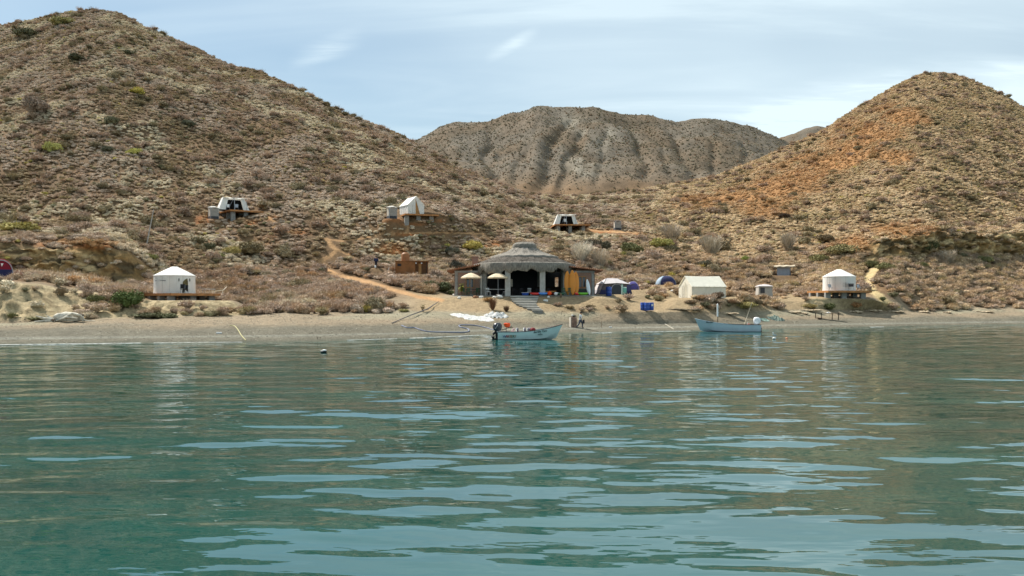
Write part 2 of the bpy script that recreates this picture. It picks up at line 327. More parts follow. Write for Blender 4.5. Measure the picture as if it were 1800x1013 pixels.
def grid_object(name, r0, r1, sel=None, invert=False):
    idx = np.arange(nr*nu).reshape(nr, nu)
    q = np.stack([idx[r0:r1, :-1], idx[r0:r1, 1:], idx[r0+1:r1+1, 1:], idx[r0+1:r1+1, :-1]], -1).reshape(-1, 4)
    if sel is not None:
        s = sel.reshape(-1)[q].mean(1) > 0.5
        q = q[~s] if invert else q[s]
    used, inv = np.unique(q, return_inverse=True); q = inv.reshape(-1, 4)
    V = np.stack([Xm.reshape(-1)[used], Ym.reshape(-1)[used], Zm.reshape(-1)[used]], -1)
    me = bpy.data.meshes.new(name); me.vertices.add(len(V)); me.vertices.foreach_set('co', V.astype(np.float32).ravel())
    me.loops.add(len(q)*4); me.loops.foreach_set('vertex_index', q.astype(np.int32).ravel())
    me.polygons.add(len(q)); me.polygons.foreach_set('loop_start', np.arange(len(q), dtype=np.int32)*4)
    me.polygons.foreach_set('use_smooth', np.ones(len(q), bool))
    me.update(calc_edges=True)
    at = me.color_attributes.new('cover', 'FLOAT_COLOR', 'POINT')
    c = np.concatenate([A.reshape(-1, 3)[used], np.ones((len(used), 1))], 1); at.data.foreach_set('color', c.astype(np.float32).ravel())
    o = bpy.data.objects.new(name, me); COL.objects.link(o); return o
def ground_mat():
    m, nt, b, out = new_mat('ground_cover'); N = nt.nodes.new; L = nt.links.new
    at = N('ShaderNodeAttribute'); at.attribute_name = 'cover'
    tc = N('ShaderNodeTexCoord')
    def nz_(s, d, r=0.6):
        n = N('ShaderNodeTexNoise'); n.inputs['Scale'].default_value = s; n.inputs['Detail'].default_value = d; n.inputs['Roughness'].default_value = r
        L(tc.outputs['Object'], n.inputs['Vector']); return n
    n1 = nz_(2.2, 8, 0.75); n2 = nz_(0.35, 5)
    r = N('ShaderNodeMapRange'); r.inputs['From Min'].default_value = 0.3; r.inputs['From Max'].default_value = 0.7; r.inputs['To Min'].default_value = 0.62; r.inputs['To Max'].default_value = 1.25
    L(n1.outputs['Fac'], r.inputs['Value'])
    r2 = N('ShaderNodeMapRange'); r2.inputs['From Min'].default_value = 0.3; r2.inputs['From Max'].default_value = 0.7; r2.inputs['To Min'].default_value = 0.85; r2.inputs['To Max'].default_value = 1.12
    L(n2.outputs['Fac'], r2.inputs['Value'])
    mu = N('ShaderNodeMath'); mu.operation = 'MULTIPLY'; L(r.outputs[0], mu.inputs[0]); L(r2.outputs[0], mu.inputs[1])
    vm = N('ShaderNodeVectorMath'); vm.operation = 'SCALE'; L(at.outputs['Color'], vm.inputs[0]); L(mu.outputs[0], vm.inputs['Scale'])
    n3 = nz_(9.0, 3, 0.8); r3 = N('ShaderNodeMapRange'); r3.inputs['From Min'].default_value = 0.32; r3.inputs['From Max'].default_value = 0.68; r3.inputs['To Min'].default_value = 0.72; r3.inputs['To Max'].default_value = 1.25
    L(n3.outputs['Fac'], r3.inputs['Value']); mu2 = N('ShaderNodeMath'); mu2.operation = 'MULTIPLY'; L(mu.outputs[0], mu2.inputs[0]); L(r3.outputs[0], mu2.inputs[1]); L(mu2.outputs[0], vm.inputs['Scale'])
    L(vm.outputs[0], b.inputs['Base Color']); b.inputs['Roughness'].default_value = 0.95; b.inputs['Specular IOR Level'].default_value = 0.1
    bp = N('ShaderNodeBump'); bp.inputs['Distance'].default_value = 0.22; bp.inputs['Strength'].default_value = 1.0
    L(n1.outputs['Fac'], bp.inputs['Height']); L(bp.outputs[0], b.inputs['Normal'])
    return m
GM = ground_mat()
rows_at = lambda t: int(np.searchsorted(T, t-1e-6))
rb, rh, rm = rows_at(3.0), rows_at(9.6), nr-1
o = grid_object('beach', 0, rb); tag(o, kind='structure'); o.data.materials.append(GM)
pathsel = pm > 0.5
o = grid_object('hillside', rb, rh, pathsel, invert=True); tag(o, kind='structure'); o.data.materials.append(GM)
o = grid_object('path', rb, rh, pathsel); tag(o, kind='structure'); o.data.materials.append(GM)
o = grid_object('far_mountains', rh, rm); tag(o, kind='structure'); o.data.materials.append(GM)

# height lookup
_q = []
_rr = np.arange(0, nr); 
_V = [tuple(v) for v in np.stack([Xm.ravel(), Ym.ravel(), Zm.ravel()], -1).tolist()]
_r9 = rows_at(9.1)
_idx = np.arange(nr*nu).reshape(nr, nu)
_cs = slice(40, nu-40)
_P = np.stack([_idx[:_r9, :-1], _idx[:_r9, 1:], _idx[1:_r9+1, 1:], _idx[1:_r9+1, :-1]], -1)[:, _cs].reshape(-1, 4).tolist()
BVH = BVHTree.FromPolygons(_V, _P)
def ground(x, y):
    h = BVH.ray_cast(Vector((x, y, 400)), Vector((0, 0, -1)))
    return h[0].z if h[0] is not None else 0.0
def gpt(u, y):
    """ground point seen in column u at row y of the photograph (used once, to find where things stand)"""
    d = Vector(((u-900)/F, 1, (HOR-y)/F)).normalized()
    h = BVH.ray_cast(Vector((0, 0, CH)), d)
    return h[0] if h[0] is not None else Vector(((u-900)/F*130, 130, 5))
def at(u, D, y=None):
    x = (u-900)/F*D
    return Vector((x, D, ground(x, D) if y is None else zof(y, D)))

# ------------------------------------------------------------ water
def water():
    uu = np.concatenate([np.arange(-9000, -300, 300), np.arange(-200, 2000, 4.0), np.arange(2100, 10800, 300)])
    D = [0.4, 1, 2, 3, 4.5, 6, 7.5, 8.6]; d = 9.0
    while d < 150: D.append(d); d += 0.05+0.0016*d
    D = np.array(D); DD, WU = np.meshgrid(D, uu, indexing='ij')
    X = (WU-900)/F*DD; Y = DD
    def wv(lx, ly, sd, ang=0.0):
        ca, sa = math.cos(ang), math.sin(ang)
        return (vnoise((X*ca-Y*sa)/lx, (X*sa+Y*ca)/ly, sd)-0.5)*2
    patch = fbm(X/9, Y/14, 2, 305)
    Z = 0.034*wv(3.8, 1.7, 301, 0.10)+0.025*wv(2.1, 0.72, 302, -0.12)+0.0050*wv(0.8, 0.30, 303, 0.08)*(0.5+1.6*patch)+0.0034*wv(0.8, 0.26, 304)*sstep(16, 34, DD)+0.006*wv(1.6, 0.5, 306, .05)*sstep(20, 45, DD)
    lw = 1-0.55*sstep(-3.5, 1.5, X); Z = Z+0.20*lw*(1-sstep(7.5, 17.5, DD+.6*np.sin(X/3)))  # added hump, shaped to keep sky reflections off the near left
    ed = sstep(-200, -120, WU)*(1-sstep(1920, 1990, WU))
    Z = Z*ed
    n0, n1 = X.shape; idx = np.arange(n0*n1).reshape(n0, n1)
    q = np.stack([idx[:-1, :-1], idx[:-1, 1:], idx[1:, 1:], idx[1:, :-1]], -1).reshape(-1, 4)
    V = np.stack([X, Y, Z], -1).reshape(-1, 3)
    base = len(V); big = 3000
    V = np.concatenate([V, np.array([(-big, -big, -0.12), (big, -big, -0.12), (big, 148, -0.12), (-big, 148, -0.12)])]); q = np.concatenate([q, [[base, base+1, base+2, base+3]]])
    me = bpy.data.meshes.new('water'); me.vertices.add(len(V)); me.vertices.foreach_set('co', V.astype(np.float32).ravel())
    me.loops.add(len(q)*4); me.loops.foreach_set('vertex_index', q.astype(np.int32).ravel())
    me.polygons.add(len(q)); me.polygons.foreach_set('loop_start', np.arange(len(q), dtype=np.int32)*4)
    me.polygons.foreach_set('use_smooth', np.ones(len(q), bool)); me.update(calc_edges=True)
    o = bpy.data.objects.new('water', me); COL.objects.link(o); tag(o, kind='structure')
    m, nt, b, out = new_mat('sea_water'); N = nt.nodes.new; L = nt.links.new
    tc = N('ShaderNodeTexCoord'); mp = N('ShaderNodeMapping'); mp.inputs['Scale'].default_value = (0.12, 0.3, 1)
    L(tc.outputs['Object'], mp.inputs[0])
    n = N('ShaderNodeTexNoise'); n.inputs['Scale'].default_value = 1; n.inputs['Detail'].default_value = 3; L(mp.outputs[0], n.inputs['Vector'])
    r = N('ShaderNodeValToRGB'); L(n.outputs['Fac'], r.inputs[0])
    r.color_ramp.elements[0].position = 0.3; r.color_ramp.elements[0].color = (0.001, 0.042, 0.037, 1)
    r.color_ramp.elements[1].position = 0.7; r.color_ramp.elements[1].color = (0.001, 0.066, 0.056, 1)
    L(r.outputs[0], b.inputs['Base Color'])
    b.inputs['Roughness'].default_value = 0.02; b.inputs['IOR'].default_value = 1.8; b.inputs['Specular IOR Level'].default_value = 0.5
    mp2 = N('ShaderNodeMapping'); mp2.inputs['Scale'].default_value = (1.0, 2.4, 1); L(tc.outputs['Object'], mp2.inputs[0])
    n2 = N('ShaderNodeTexNoise'); n2.inputs['Scale'].default_value = 1.6; n2.inputs['Detail'].default_value = 2.0; n2.inputs['Roughness'].default_value = 0.4
    L(mp2.outputs[0], n2.inputs['Vector'])
    bp = N('ShaderNodeBump'); bp.inputs['Strength'].default_value = 1; bp.inputs['Distance'].default_value = 0.0055
    L(n2.outputs['Fac'], bp.inputs['Height']); L(bp.outputs[0], b.inputs['Normal'])
    me.materials.append(m)
water()
# ------------------------------------------------------------ shrubs
def shrub_mat(name='dry_shrub', fixed=None):
    m, nt, b, out = new_mat(name); N = nt.nodes.new; L = nt.links.new
    at_ = N('ShaderNodeAttribute'); at_.attribute_type = 'INSTANCER'; at_.attribute_name = 'tint'
    tc = N('ShaderNodeTexCoord'); n = N('ShaderNodeTexNoise'); n.inputs['Scale'].default_value = 5; n.inputs['Detail'].default_value = 4
    L(tc.outputs['Object'], n.inputs['Vector'])
    r = N('ShaderNodeMapRange'); r.inputs['From Min'].default_value = 0.3; r.inputs['From Max'].default_value = 0.7; r.inputs['To Min'].default_value = 0.65; r.inputs['To Max'].default_value = 1.3
    L(n.outputs['Fac'], r.inputs['Value'])
    vm = N('ShaderNodeVectorMath'); vm.operation = 'SCALE'; L(at_.outputs['Color'], vm.inputs[0]); L(r.outputs[0], vm.inputs['Scale'])
    L(vm.outputs[0], b.inputs['Base Color']); b.inputs['Roughness'].default_value = 0.9; b.inputs['Specular IOR Level'].default_value = 0.15
    return m
SHM = shrub_mat()
def raw_mesh(name, V, Fc, mat_, smooth=False):
    me = bpy.data.meshes.new(name); me.from_pydata([tuple(v) for v in V], [], Fc); me.materials.append(mat_)
    if smooth: me.polygons.foreach_set('use_smooth', [True]*len(me.polygons))
    me.update(); return me
def shrub_mesh(name, seed, lobes=5, cards=170, twig=0, h=0.75, csize=0.13, core=True):
    """unit shrub: a few lumpy cushions of close foliage plus loose leaf-sized faces and twigs; radius about 1"""
    R = random.Random(seed); V = []; Fc = []
    bm = bmesh.new(); bmesh.ops.create_icosphere(bm, subdivisions=2, radius=1.0)
    base = [v.co.copy() for v in bm.verts]; faces = [[v.index for v in f.verts] for f in bm.faces]; bm.free()
    L_ = []
    for k in range(lobes):
        a = R.uniform(0, 2*math.pi); d = R.uniform(0.15, 0.62) if k else 0
        L_.append((Vector((math.cos(a)*d, math.sin(a)*d, h*R.uniform(0.25, 0.5))), R.uniform(0.34, 0.52), h*R.uniform(0.38, 0.55)))
    if core:
        for c, r, hz in L_:
            o = len(V)
            for v in base:
                j = (1+R.uniform(-0.24, 0.2))*(0.55 if cards > 1500 else 0.8 if twig > 50 else 0.93)
                p = c+Vector((v.x*r*j, v.y*r*j, v.z*hz*j)); p.z = max(p.z, -0.12); V.append(p)
            Fc += [[i+o for i in f] for f in faces]
    for k in range(cards):
        c, r, hz = R.choice(L_)
        d = Vector((R.gauss(0, 1), R.gauss(0, 1), abs(R.gauss(0, 1))*0.9)).normalized()
        rr = R.uniform(0.85, 1.22) if core else R.uniform(0.3, 1.2)
        rr *= (1.0 if csize > .1 else 1.05); p = c+Vector((d.x*r*rr, d.y*r*rr, d.z*hz*rr)); s = csize*R.uniform(0.5, 1.3)
        t = Vector((R.gauss(0, 1), R.gauss(0, 1), R.gauss(0, 1)+0.6)).normalized(); n = (d+Vector((R.gauss(0, .5), R.gauss(0, .5), R.gauss(0, .5)))).normalized()
        w = t.cross(n).normalized()*s*0.5; o = len(V)
        V += [p-w, p+w, p+w*0.4+t*s, p-w*0.4+t*s*1.1]; Fc.append([o, o+1, o+2, o+3])
    for k in range(twig):
        a = R.uniform(0, 2*math.pi); d = R.uniform(0.1, 0.5); p0 = Vector((math.cos(a)*d*0.3, math.sin(a)*d*0.3, 0)); q = Vector((math.cos(a)*R.uniform(.4, 1.1), math.sin(a)*R.uniform(.4, 1.1), h*R.uniform(.7, 1.35)))
        w = Vector((-math.sin(a), math.cos(a), 0))*0.022; o = len(V); mdl = (p0+q)/2+Vector((R.gauss(0, .1), R.gauss(0, .1), R.gauss(0, .06)))
        V += [p0-w, p0+w, mdl-w*.7, mdl+w*.7, q-w*.3, q+w*.3]; Fc += [[o, o+1, o+3, o+2], [o+2, o+3, o+5, o+4]]
    return raw_mesh(name, V, Fc, SHM)
SM_ = [shrub_mesh('shrub_mesh', 10+i, lobes=5+i % 3, cards=300, twig=10, h=0.72+0.06*(i % 3), csize=.12) for i in range(6)] + \
      [shrub_mesh('loose_shrub_mesh', 40+i, lobes=6, cards=900, twig=90, h=0.95, csize=0.12, core=(i == 0)) for i in range(4)]
far_meshes = [shrub_mesh('far_shrub_mesh', 70+i, lobes=2, cards=26, h=0.8, csize=0.3) for i in range(3)]

# where shrubs grow: sample the hill surface by area
greyb = lin(188, 172, 142); brown = lin(160, 132, 106); mauve = lin(170, 148, 130); ochre = lin(178, 138, 90); olive = lin(150, 136, 86); dark = lin(96, 98, 66); pales = lin(206, 193, 164); tan_ = lin(196, 166, 120); yellow = lin(170, 158, 50); rusty = lin(150, 96, 52)
def quad_pts(r0, r1, dens_fn, c0=None, c1=None):
    c0 = int(np.searchsorted(U, -140)) if c0 is None else c0; c1 = int(np.searchsorted(U, 1940)) if c1 is None else c1
    s = np.s_[r0:r1, c0:c1]; s2 = np.s_[r0+1:r1+1, c0:c1]; s3 = np.s_[r0:r1, c0+1:c1+1]
    ex = np.stack([Xm[s3]-Xm[s], Ym[s3]-Ym[s], Zm[s3]-Zm[s]], -1); ey = np.stack([Xm[s2]-Xm[s], Ym[s2]-Ym[s], Zm[s2]-Zm[s]], -1)
    area = np.linalg.norm(np.cross(ex, ey), axis=-1)
    dens = dens_fn(s)*area
    cnt = RS.poisson(dens); ii = np.repeat(np.arange(cnt.size), cnt.ravel())
    P0 = np.stack([Xm[s], Ym[s], Zm[s]], -1).reshape(-1, 3)[ii]; a = RS.rand(len(ii), 1); b = RS.rand(len(ii), 1)
    P = P0+ex.reshape(-1, 3)[ii]*a+ey.reshape(-1, 3)[ii]*b
    pick = lambda M: M[s].ravel()[ii]
    return P, pick
CLEAR = []     # (x, y, r) spots kept free of shrubs
def clear_u(u, D, r): CLEAR.append(((u-900)/F*D, D, r))
for a in [(285,97,3.6),(307,99,4.6),(345,98,4.5),(375,97,3.5),(330,94,3.0),(300,94,3),(360,95,3),(430,152,3.2),(410,151,2.6),(452,152,2.4),(375,148,1.8),(724,152,3.0),(755,152.5,2.2),(708,151,2.4),(688,149,1.8),(1000,190,3.4),(1025,191,2.6),(980,190,2.4),(1085,186,2.0),(1480,125,5.2),(1520,124,3),(1445,124,3),(724,130,3.6),(661,131,1.3),(668,129,1.2),(655,129,1.0),(5,98,3.0),(1075,118,5.0),(1112,124,3),(1171,133,3.2),(1234,117,5.6),(1210,117,3.0),(1262,117,3.0),(1343,124,2.6),(1380,148,2.4),(1372,145,2.2),(1385,145,2.2),(1380,142,1.6),(1070,112,3),(1098,113,3),(1095,118,3),(1136,104,3)]: clear_u(*a)
for u in range(790, 1070, 12):
    for D in (105, 108, 111, 114, 117, 120, 123): clear_u(u, D, 2.2)
for u in range(905, 950, 10):
    for D in (98, 100, 102, 104): clear_u(u, D, 1.6)
def keep(P):
    k = np.ones(len(P), bool)
    for (x, y, r) in CLEAR: k &= np.hypot(P[:, 0]-x, P[:, 1]-y) > r
    return k
veg_zone = np.ones_like(Xm)
veg = sstep(3.95, 4.3, TT)*(1-terrace)*(1-np.clip(pm*1.5, 0, 1))*(1-np.clip(cliff*1.3, 0, 0.94))*(1-orange_hill*0.5)*(1-rust*0.35)*(1-pclear)
yard = tw(3.9, 5.6, 0.25)*sstep(1050, 1075, UU)*(1-sstep(1400, 1430, UU))       # camp yard, mostly bare
yard2 = tw(3.0, 4.6, 0.2)*sstep(690, 740, UU)*(1-sstep(1050, 1090, UU))
ym = tw(3.9, 5.1, 0.3)*sstep(1500, 1530, UU)*(1-sstep(1555, 1570, UU))
veg = veg*(1-0.85*yard)*(1-yard2)*(1-ym*.9)*(1-0.8*tw(4.0, 5.0, 0.2)*(1-sstep(130, 160, UU)))
bank = tw(2.95, 4.1, 0.12)*((0.13*(1-sstep(120, 150, UU))+0.30*sstep(120, 150, UU)*(1-sstep(400, 430, UU)))+0.95*sstep(410, 440, UU)*(1-sstep(660, 715, UU))+0.10*sstep(850, 900, UU)*(1-sstep(1050, 1150, UU))+0.75*sstep(1210, 1230, UU)*(1-sstep(1350, 1380, UU))+0.35*sstep(1400, 1420, UU)*(1-sstep(1560, 1600, UU))+0.95*sstep(1580, 1620, UU))*(1-np.clip(pm, 0, 1))
gap = np.where(fbm(Xm/3.0, Ym/3.0, 3, 205) > 0.36, 1.0, 0.8)
P, pick = quad_pts(rows_at(2.9), rows_at(9.15), lambda s: (1.95*veg[s]*sstep(4, 5, TT[s])+np.maximum(bank[s]*1.3, 0.95*veg[s]*(1-sstep(4.5, 7, TT[s]))))*gap[s])
k = keep(P); tt = pick(TT)[k]; puv = pick(PU)[k]; pyv = pick(PY)[k]; rst = pick(rust)[k]; orh = pick(orange_hill)[k]; P = P[k]
n = len(P)
orange_soft = np.clip(orh*1.3, 0, 1)*(RS.rand(n) < .8); lown = 1-sstep(6.2, 7.6, tt)                     # the lower strip: browner, looser, larger shrubs
rr = RS.rand(n)
size = (0.32+0.42*RS.rand(n)**1.8)*(1+0.55*lown)
c1 = fbm(P[:, 0]/14, P[:, 1]/14, 3, 401); c2 = fbm(P[:, 0]/6, P[:, 1]/10, 3, 402); c3 = RS.rand(n)
rightside = sstep(1050, 1250, puv)
Cc = np.zeros((n, 3))+greyb
Cc = mixc(Cc, pales, sstep(0.35, 0.9, c3)*0.4)
Cc = mixc(Cc, mauve, sstep(0.46, 0.58, c1)*0.7)
Cc = mixc(Cc, brown, sstep(0.46, 0.58, c2)*(0.35+0.5*(1-rightside)))
Cc = mixc(Cc, tan_, rightside*0.6)
Cc = mixc(Cc, olive, (c3 < 0.07)*0.7+(c3 > 0.1)*sstep(0.56, 0.68, c2)*0.35)
Cc = mixc(Cc, brown, lown*0.55*(RS.rand(n) < 0.6)); Cc = mixc(Cc, ochre, lown*0.5*((c1 > 0.55)*(RS.rand(n) < 0.15))); Cc = mixc(Cc, mauve, lown*0.6*(RS.rand(n) < 0.35))
Cc = mixc(Cc, ochre, np.clip(rst+orh, 0, 1)*0.8)
Cc = mixc(Cc, dark, ((RS.rand(n) < 0.018)).astype(float)*0.85)
Cc = mixc(Cc, yellow, ((RS.rand(n) < 0.004)).astype(float)*0.8)
thick = RS.rand(n) < 0.011*(1-lown)+.003
Cc = mixc(Cc, np.where((RS.rand(n) < .35)[:, None], lin(128, 116, 86), lin(158, 134, 114)), thick*.9)
Cc = mixc(Cc, ochre, orange_soft*.6)
Cc = Cc*.84+Cc.mean(1, keepdims=True)*.16*np.array([1.04, 1.0, .9]); Cc *= (1.08+0.36*RS.rand(n))[:, None]*np.array([1.0, 1.0, 1.02])
kind = RS.randint(0, 6, n)
loose = RS.rand(n) < (0.18+0.70*lown); kind = np.where(loose, 6+RS.randint(0, 4, n), kind)
kind = np.where(thick, 6+RS.randint(0, 4, n), kind); size = np.where(thick, 0.9+0.9*RS.rand(n), size)
dist = np.hypot(P[:, 0], P[:, 1]); appar = size/dist
infr = (puv > 2) & (puv < 1798) & (dist < 175)
cand = np.where(infr)[0]; order = cand[np.argsort(-appar[cand]*(1+0.0*appar[cand]))]
IND = set(order[:285].tolist())
rest = np.array([i for i in range(n) if i not in IND])
print('shrubs', n, 'far next')
def stuff_object(name, P, size, Cc, kind, meshes, zs, tilt=0.1):
    me = bpy.data.meshes.new(name); me.vertices.add(len(P)); me.vertices.foreach_set('co', P.astype(np.float32).ravel())
    a = me.attributes.new('tint', 'FLOAT_COLOR', 'POINT'); a.data.foreach_set('color', np.concatenate([Cc, np.ones((len(P), 1))], 1).astype(np.float32).ravel())
    a = me.attributes.new('psize', 'FLOAT_VECTOR', 'POINT'); a.data.foreach_set('vector', np.stack([size*(0.9+0.3*RS.rand(len(P))), size, size*zs], -1).astype(np.float32).ravel())
    a = me.attributes.new('prot', 'FLOAT_VECTOR', 'POINT'); a.data.foreach_set('vector', np.stack([(RS.rand(len(P))-.5)*tilt, (RS.rand(len(P))-.5)*tilt, RS.rand(len(P))*6.283], -1).astype(np.float32).ravel())
    a = me.attributes.new('pkind', 'INT', 'POINT'); a.data.foreach_set('value', kind.astype(np.int32))
    o = bpy.data.objects.new(name, me); COL.objects.link(o)
    src = bpy.data.collections.new(name+'_source')
    for i, m_ in enumerate(meshes):
        s = bpy.data.objects.new('%s_src_%02d' % (name, i), m_); src.objects.link(s)
    ng = bpy.data.node_groups.new(name, 'GeometryNodeTree')
    ng.interface.new_socket('Geometry', in_out='INPUT', socket_type='NodeSocketGeometry'); ng.interface.new_socket('Geometry', in_out='OUTPUT', socket_type='NodeSocketGeometry')
    N = ng.nodes.new; L = ng.links.new
    gi = N('NodeGroupInput'); go = N('NodeGroupOutput'); m2p = N('GeometryNodeMeshToPoints'); iop = N('GeometryNodeInstanceOnPoints')
    ci = N('GeometryNodeCollectionInfo'); ci.inputs['Collection'].default_value = src; ci.inputs['Separate Children'].default_value = True
    L(gi.outputs[0], m2p.inputs[0]); L(m2p.outputs[0], iop.inputs['Points']); L(ci.outputs[0], iop.inputs['Instance'])
    iop.inputs['Pick Instance'].default_value = True
    def na(t, nm):
        x = N('GeometryNodeInputNamedAttribute'); x.data_type = t; x.inputs['Name'].default_value = nm; return x.outputs[0]
    L(na('INT', 'pkind'), iop.inputs['Instance Index']); L(na('FLOAT_VECTOR', 'psize'), iop.inputs['Scale'])
    er = N('FunctionNodeEulerToRotation'); L(na('FLOAT_VECTOR', 'prot'), er.inputs[0]); L(er.outputs[0], iop.inputs['Rotation'])
    L(iop.outputs[0], go.inputs[0])
    md = o.modifiers.new('scatter', 'NODES'); md.node_group = ng
    return o
o = stuff_object('shrub_cover', P[rest], size[rest], Cc[rest], kind[rest], SM_, 0.80)
tag(o, 'dense low cover of dry grey brown shrubs over the hillsides', 'shrubs', kind='stuff')
# far mountain scrub
def fdens(s): return 0.22*mount[s]*sstep(11.2, 11.6, TT[s])
Pf, pickf = quad_pts(rows_at(11.0), rows_at(13.4), fdens, int(np.searchsorted(U, 600)), int(np.searchsorted(U, 1550)))
Pg, pickg = quad_pts(rows_at(9.3), rows_at(11.0), lambda s: 0.12+0*TT[s], int(np.searchsorted(U, 850)), int(np.searchsorted(U, 1350)))
Pq, pickq = quad_pts(rows_at(14.5), rows_at(15.3), lambda s: 0.03+0*TT[s], int(np.searchsorted(U, 1300)), int(np.searchsorted(U, 1560)))
Pf = np.concatenate([Pf, Pg, Pq]); nf = len(Pf)
cf = fbm(Pf[:, 0]/30, Pf[:, 1]/30, 3, 501)
Cf = mixc(np.zeros((nf, 3))+lin(148, 136, 114), lin(130, 120, 96), sstep(0.45, 0.6, cf)); Cf = mixc(Cf, lin(160, 152, 130), (RS.rand(nf) < 0.35)*0.8); Cf = mixc(Cf, lin(140, 108, 80), (RS.rand(nf) < 0.12)*0.8)
Cf *= (0.85+0.4*RS.rand(nf))[:, None]
sf = (0.4+0.8*RS.rand(nf)**3)
o = stuff_object('mountain_scrub', Pf, sf, Cf, RS.randint(0, 3, nf), far_meshes, 0.9)
tag(o, 'sparse scrub dotted over the far grey mountain', 'scrub', kind='stuff')
print('far scrub', nf)
# individual shrubs, the nearest ones
def col_name(c):
    r, g, b_ = c
    if g > r*0.93: return 'olive green'
    if r > 1.9*b_*1.35 and r > g*1.45: return 'ochre brown'
    if (r+g+b_)/3 > 0.30: return 'pale'
    return 'brown'
def zone_name(u, t, y):
    L_ = [(110, 'near the maroon tent'), (200, 'near the driftwood heap'), (262, 'beside the round green bush'), (420, 'around the left yurt'), (500, 'just right of the left yurt platform'),
          (580, 'left of the winding path foot'), (690, 'below the winding path'), (800, 'left of the restaurant'), (1060, 'around the restaurant'), (1190, 'around the small dome tents'), (1290, 'by the cream wall tent'),
          (1420, 'by the small upright grey tent'), (1560, 'around the right yurt'), (1680, 'on the bank right of the right yurt'), (9999, 'at the far right of the bank')]
    for lim, nm in L_:
        if u < lim: return nm
row_name = lambda t_: 'at the bank foot' if t_ < 3.6 else ('on the bank top' if t_ < 4.3 else 'higher up')
for_size = lambda s_: 'large' if s_ > 1.05 else ('medium' if s_ > 0.85 else 'small')
def put_shrub(mesh, x, y, z, s, zs, color, label, group, cat='shrub', rot=None, name='shrub'):
    o = bpy.data.objects.new(name, mesh); COL.objects.link(o)
    o.location = (x, y, z); o.rotation_euler = (0, 0, RS.rand()*6.28 if rot is None else rot); o.scale = (s*random.uniform(.95, 1.15), s, zs)
    o['tint'] = [float(color[0]), float(color[1]), float(color[2]), 1.0]
    return tag(o, label, cat, group)
for i in order[:285]:
    cn = col_name(Cc[i]); zn = zone_name(puv[i], tt[i], pyv[i]); tw_ = 'twiggy' if kind[i] >= 6 else 'rounded'
    put_shrub(SM_[kind[i]], *P[i], size[i], size[i]*0.85, Cc[i], '%s %s %s shrub %s, %s' % (for_size(size[i]), tw_, cn, row_name(tt[i]), zn), '%s %s %s shrubs %s, %s' % (for_size(size[i]), tw_, cn, row_name(tt[i]), zn))

# pebbles and shell grit on the shore
def pebble_mesh(seed):
    R_ = random.Random(seed); bm = bmesh.new(); bmesh.ops.create_icosphere(bm, subdivisions=1, radius=1); V = [v.co*R_.uniform(.75, 1.2) for v in bm.verts]; Fs = [[v.index for v in f.verts] for f in bm.faces]; bm.free(); return raw_mesh('pebble_mesh', V, Fs, SHM)
Pp, pp_ = quad_pts(rows_at(0.9), rows_at(3.1), lambda s: 7.0*(0.3+1.2*(fbm(Xm[s]/3, Ym[s]/1.2, 3, 611) > .5))*sstep(-0.05, 0.05, Zm[s])+0*TT[s])
cz_ = RS.rand(len(Pp)); Cp = mixc(np.zeros((len(Pp), 3))+lin(112, 106, 92), lin(190, 182, 162), (cz_ < .3)*.9); Cp = mixc(Cp, lin(74, 70, 62), (cz_ > .75)*.9)
o = stuff_object('pebbles', Pp, 0.02+0.05*RS.rand(len(Pp))**3, Cp, RS.randint(0, 3, len(Pp)), [pebble_mesh(k) for k in range(3)], 0.55)
tag(o, 'scattered pebbles and shell bits on the grey shingle beach', 'pebbles', kind='stuff')
print('pebbles', len(Pp))
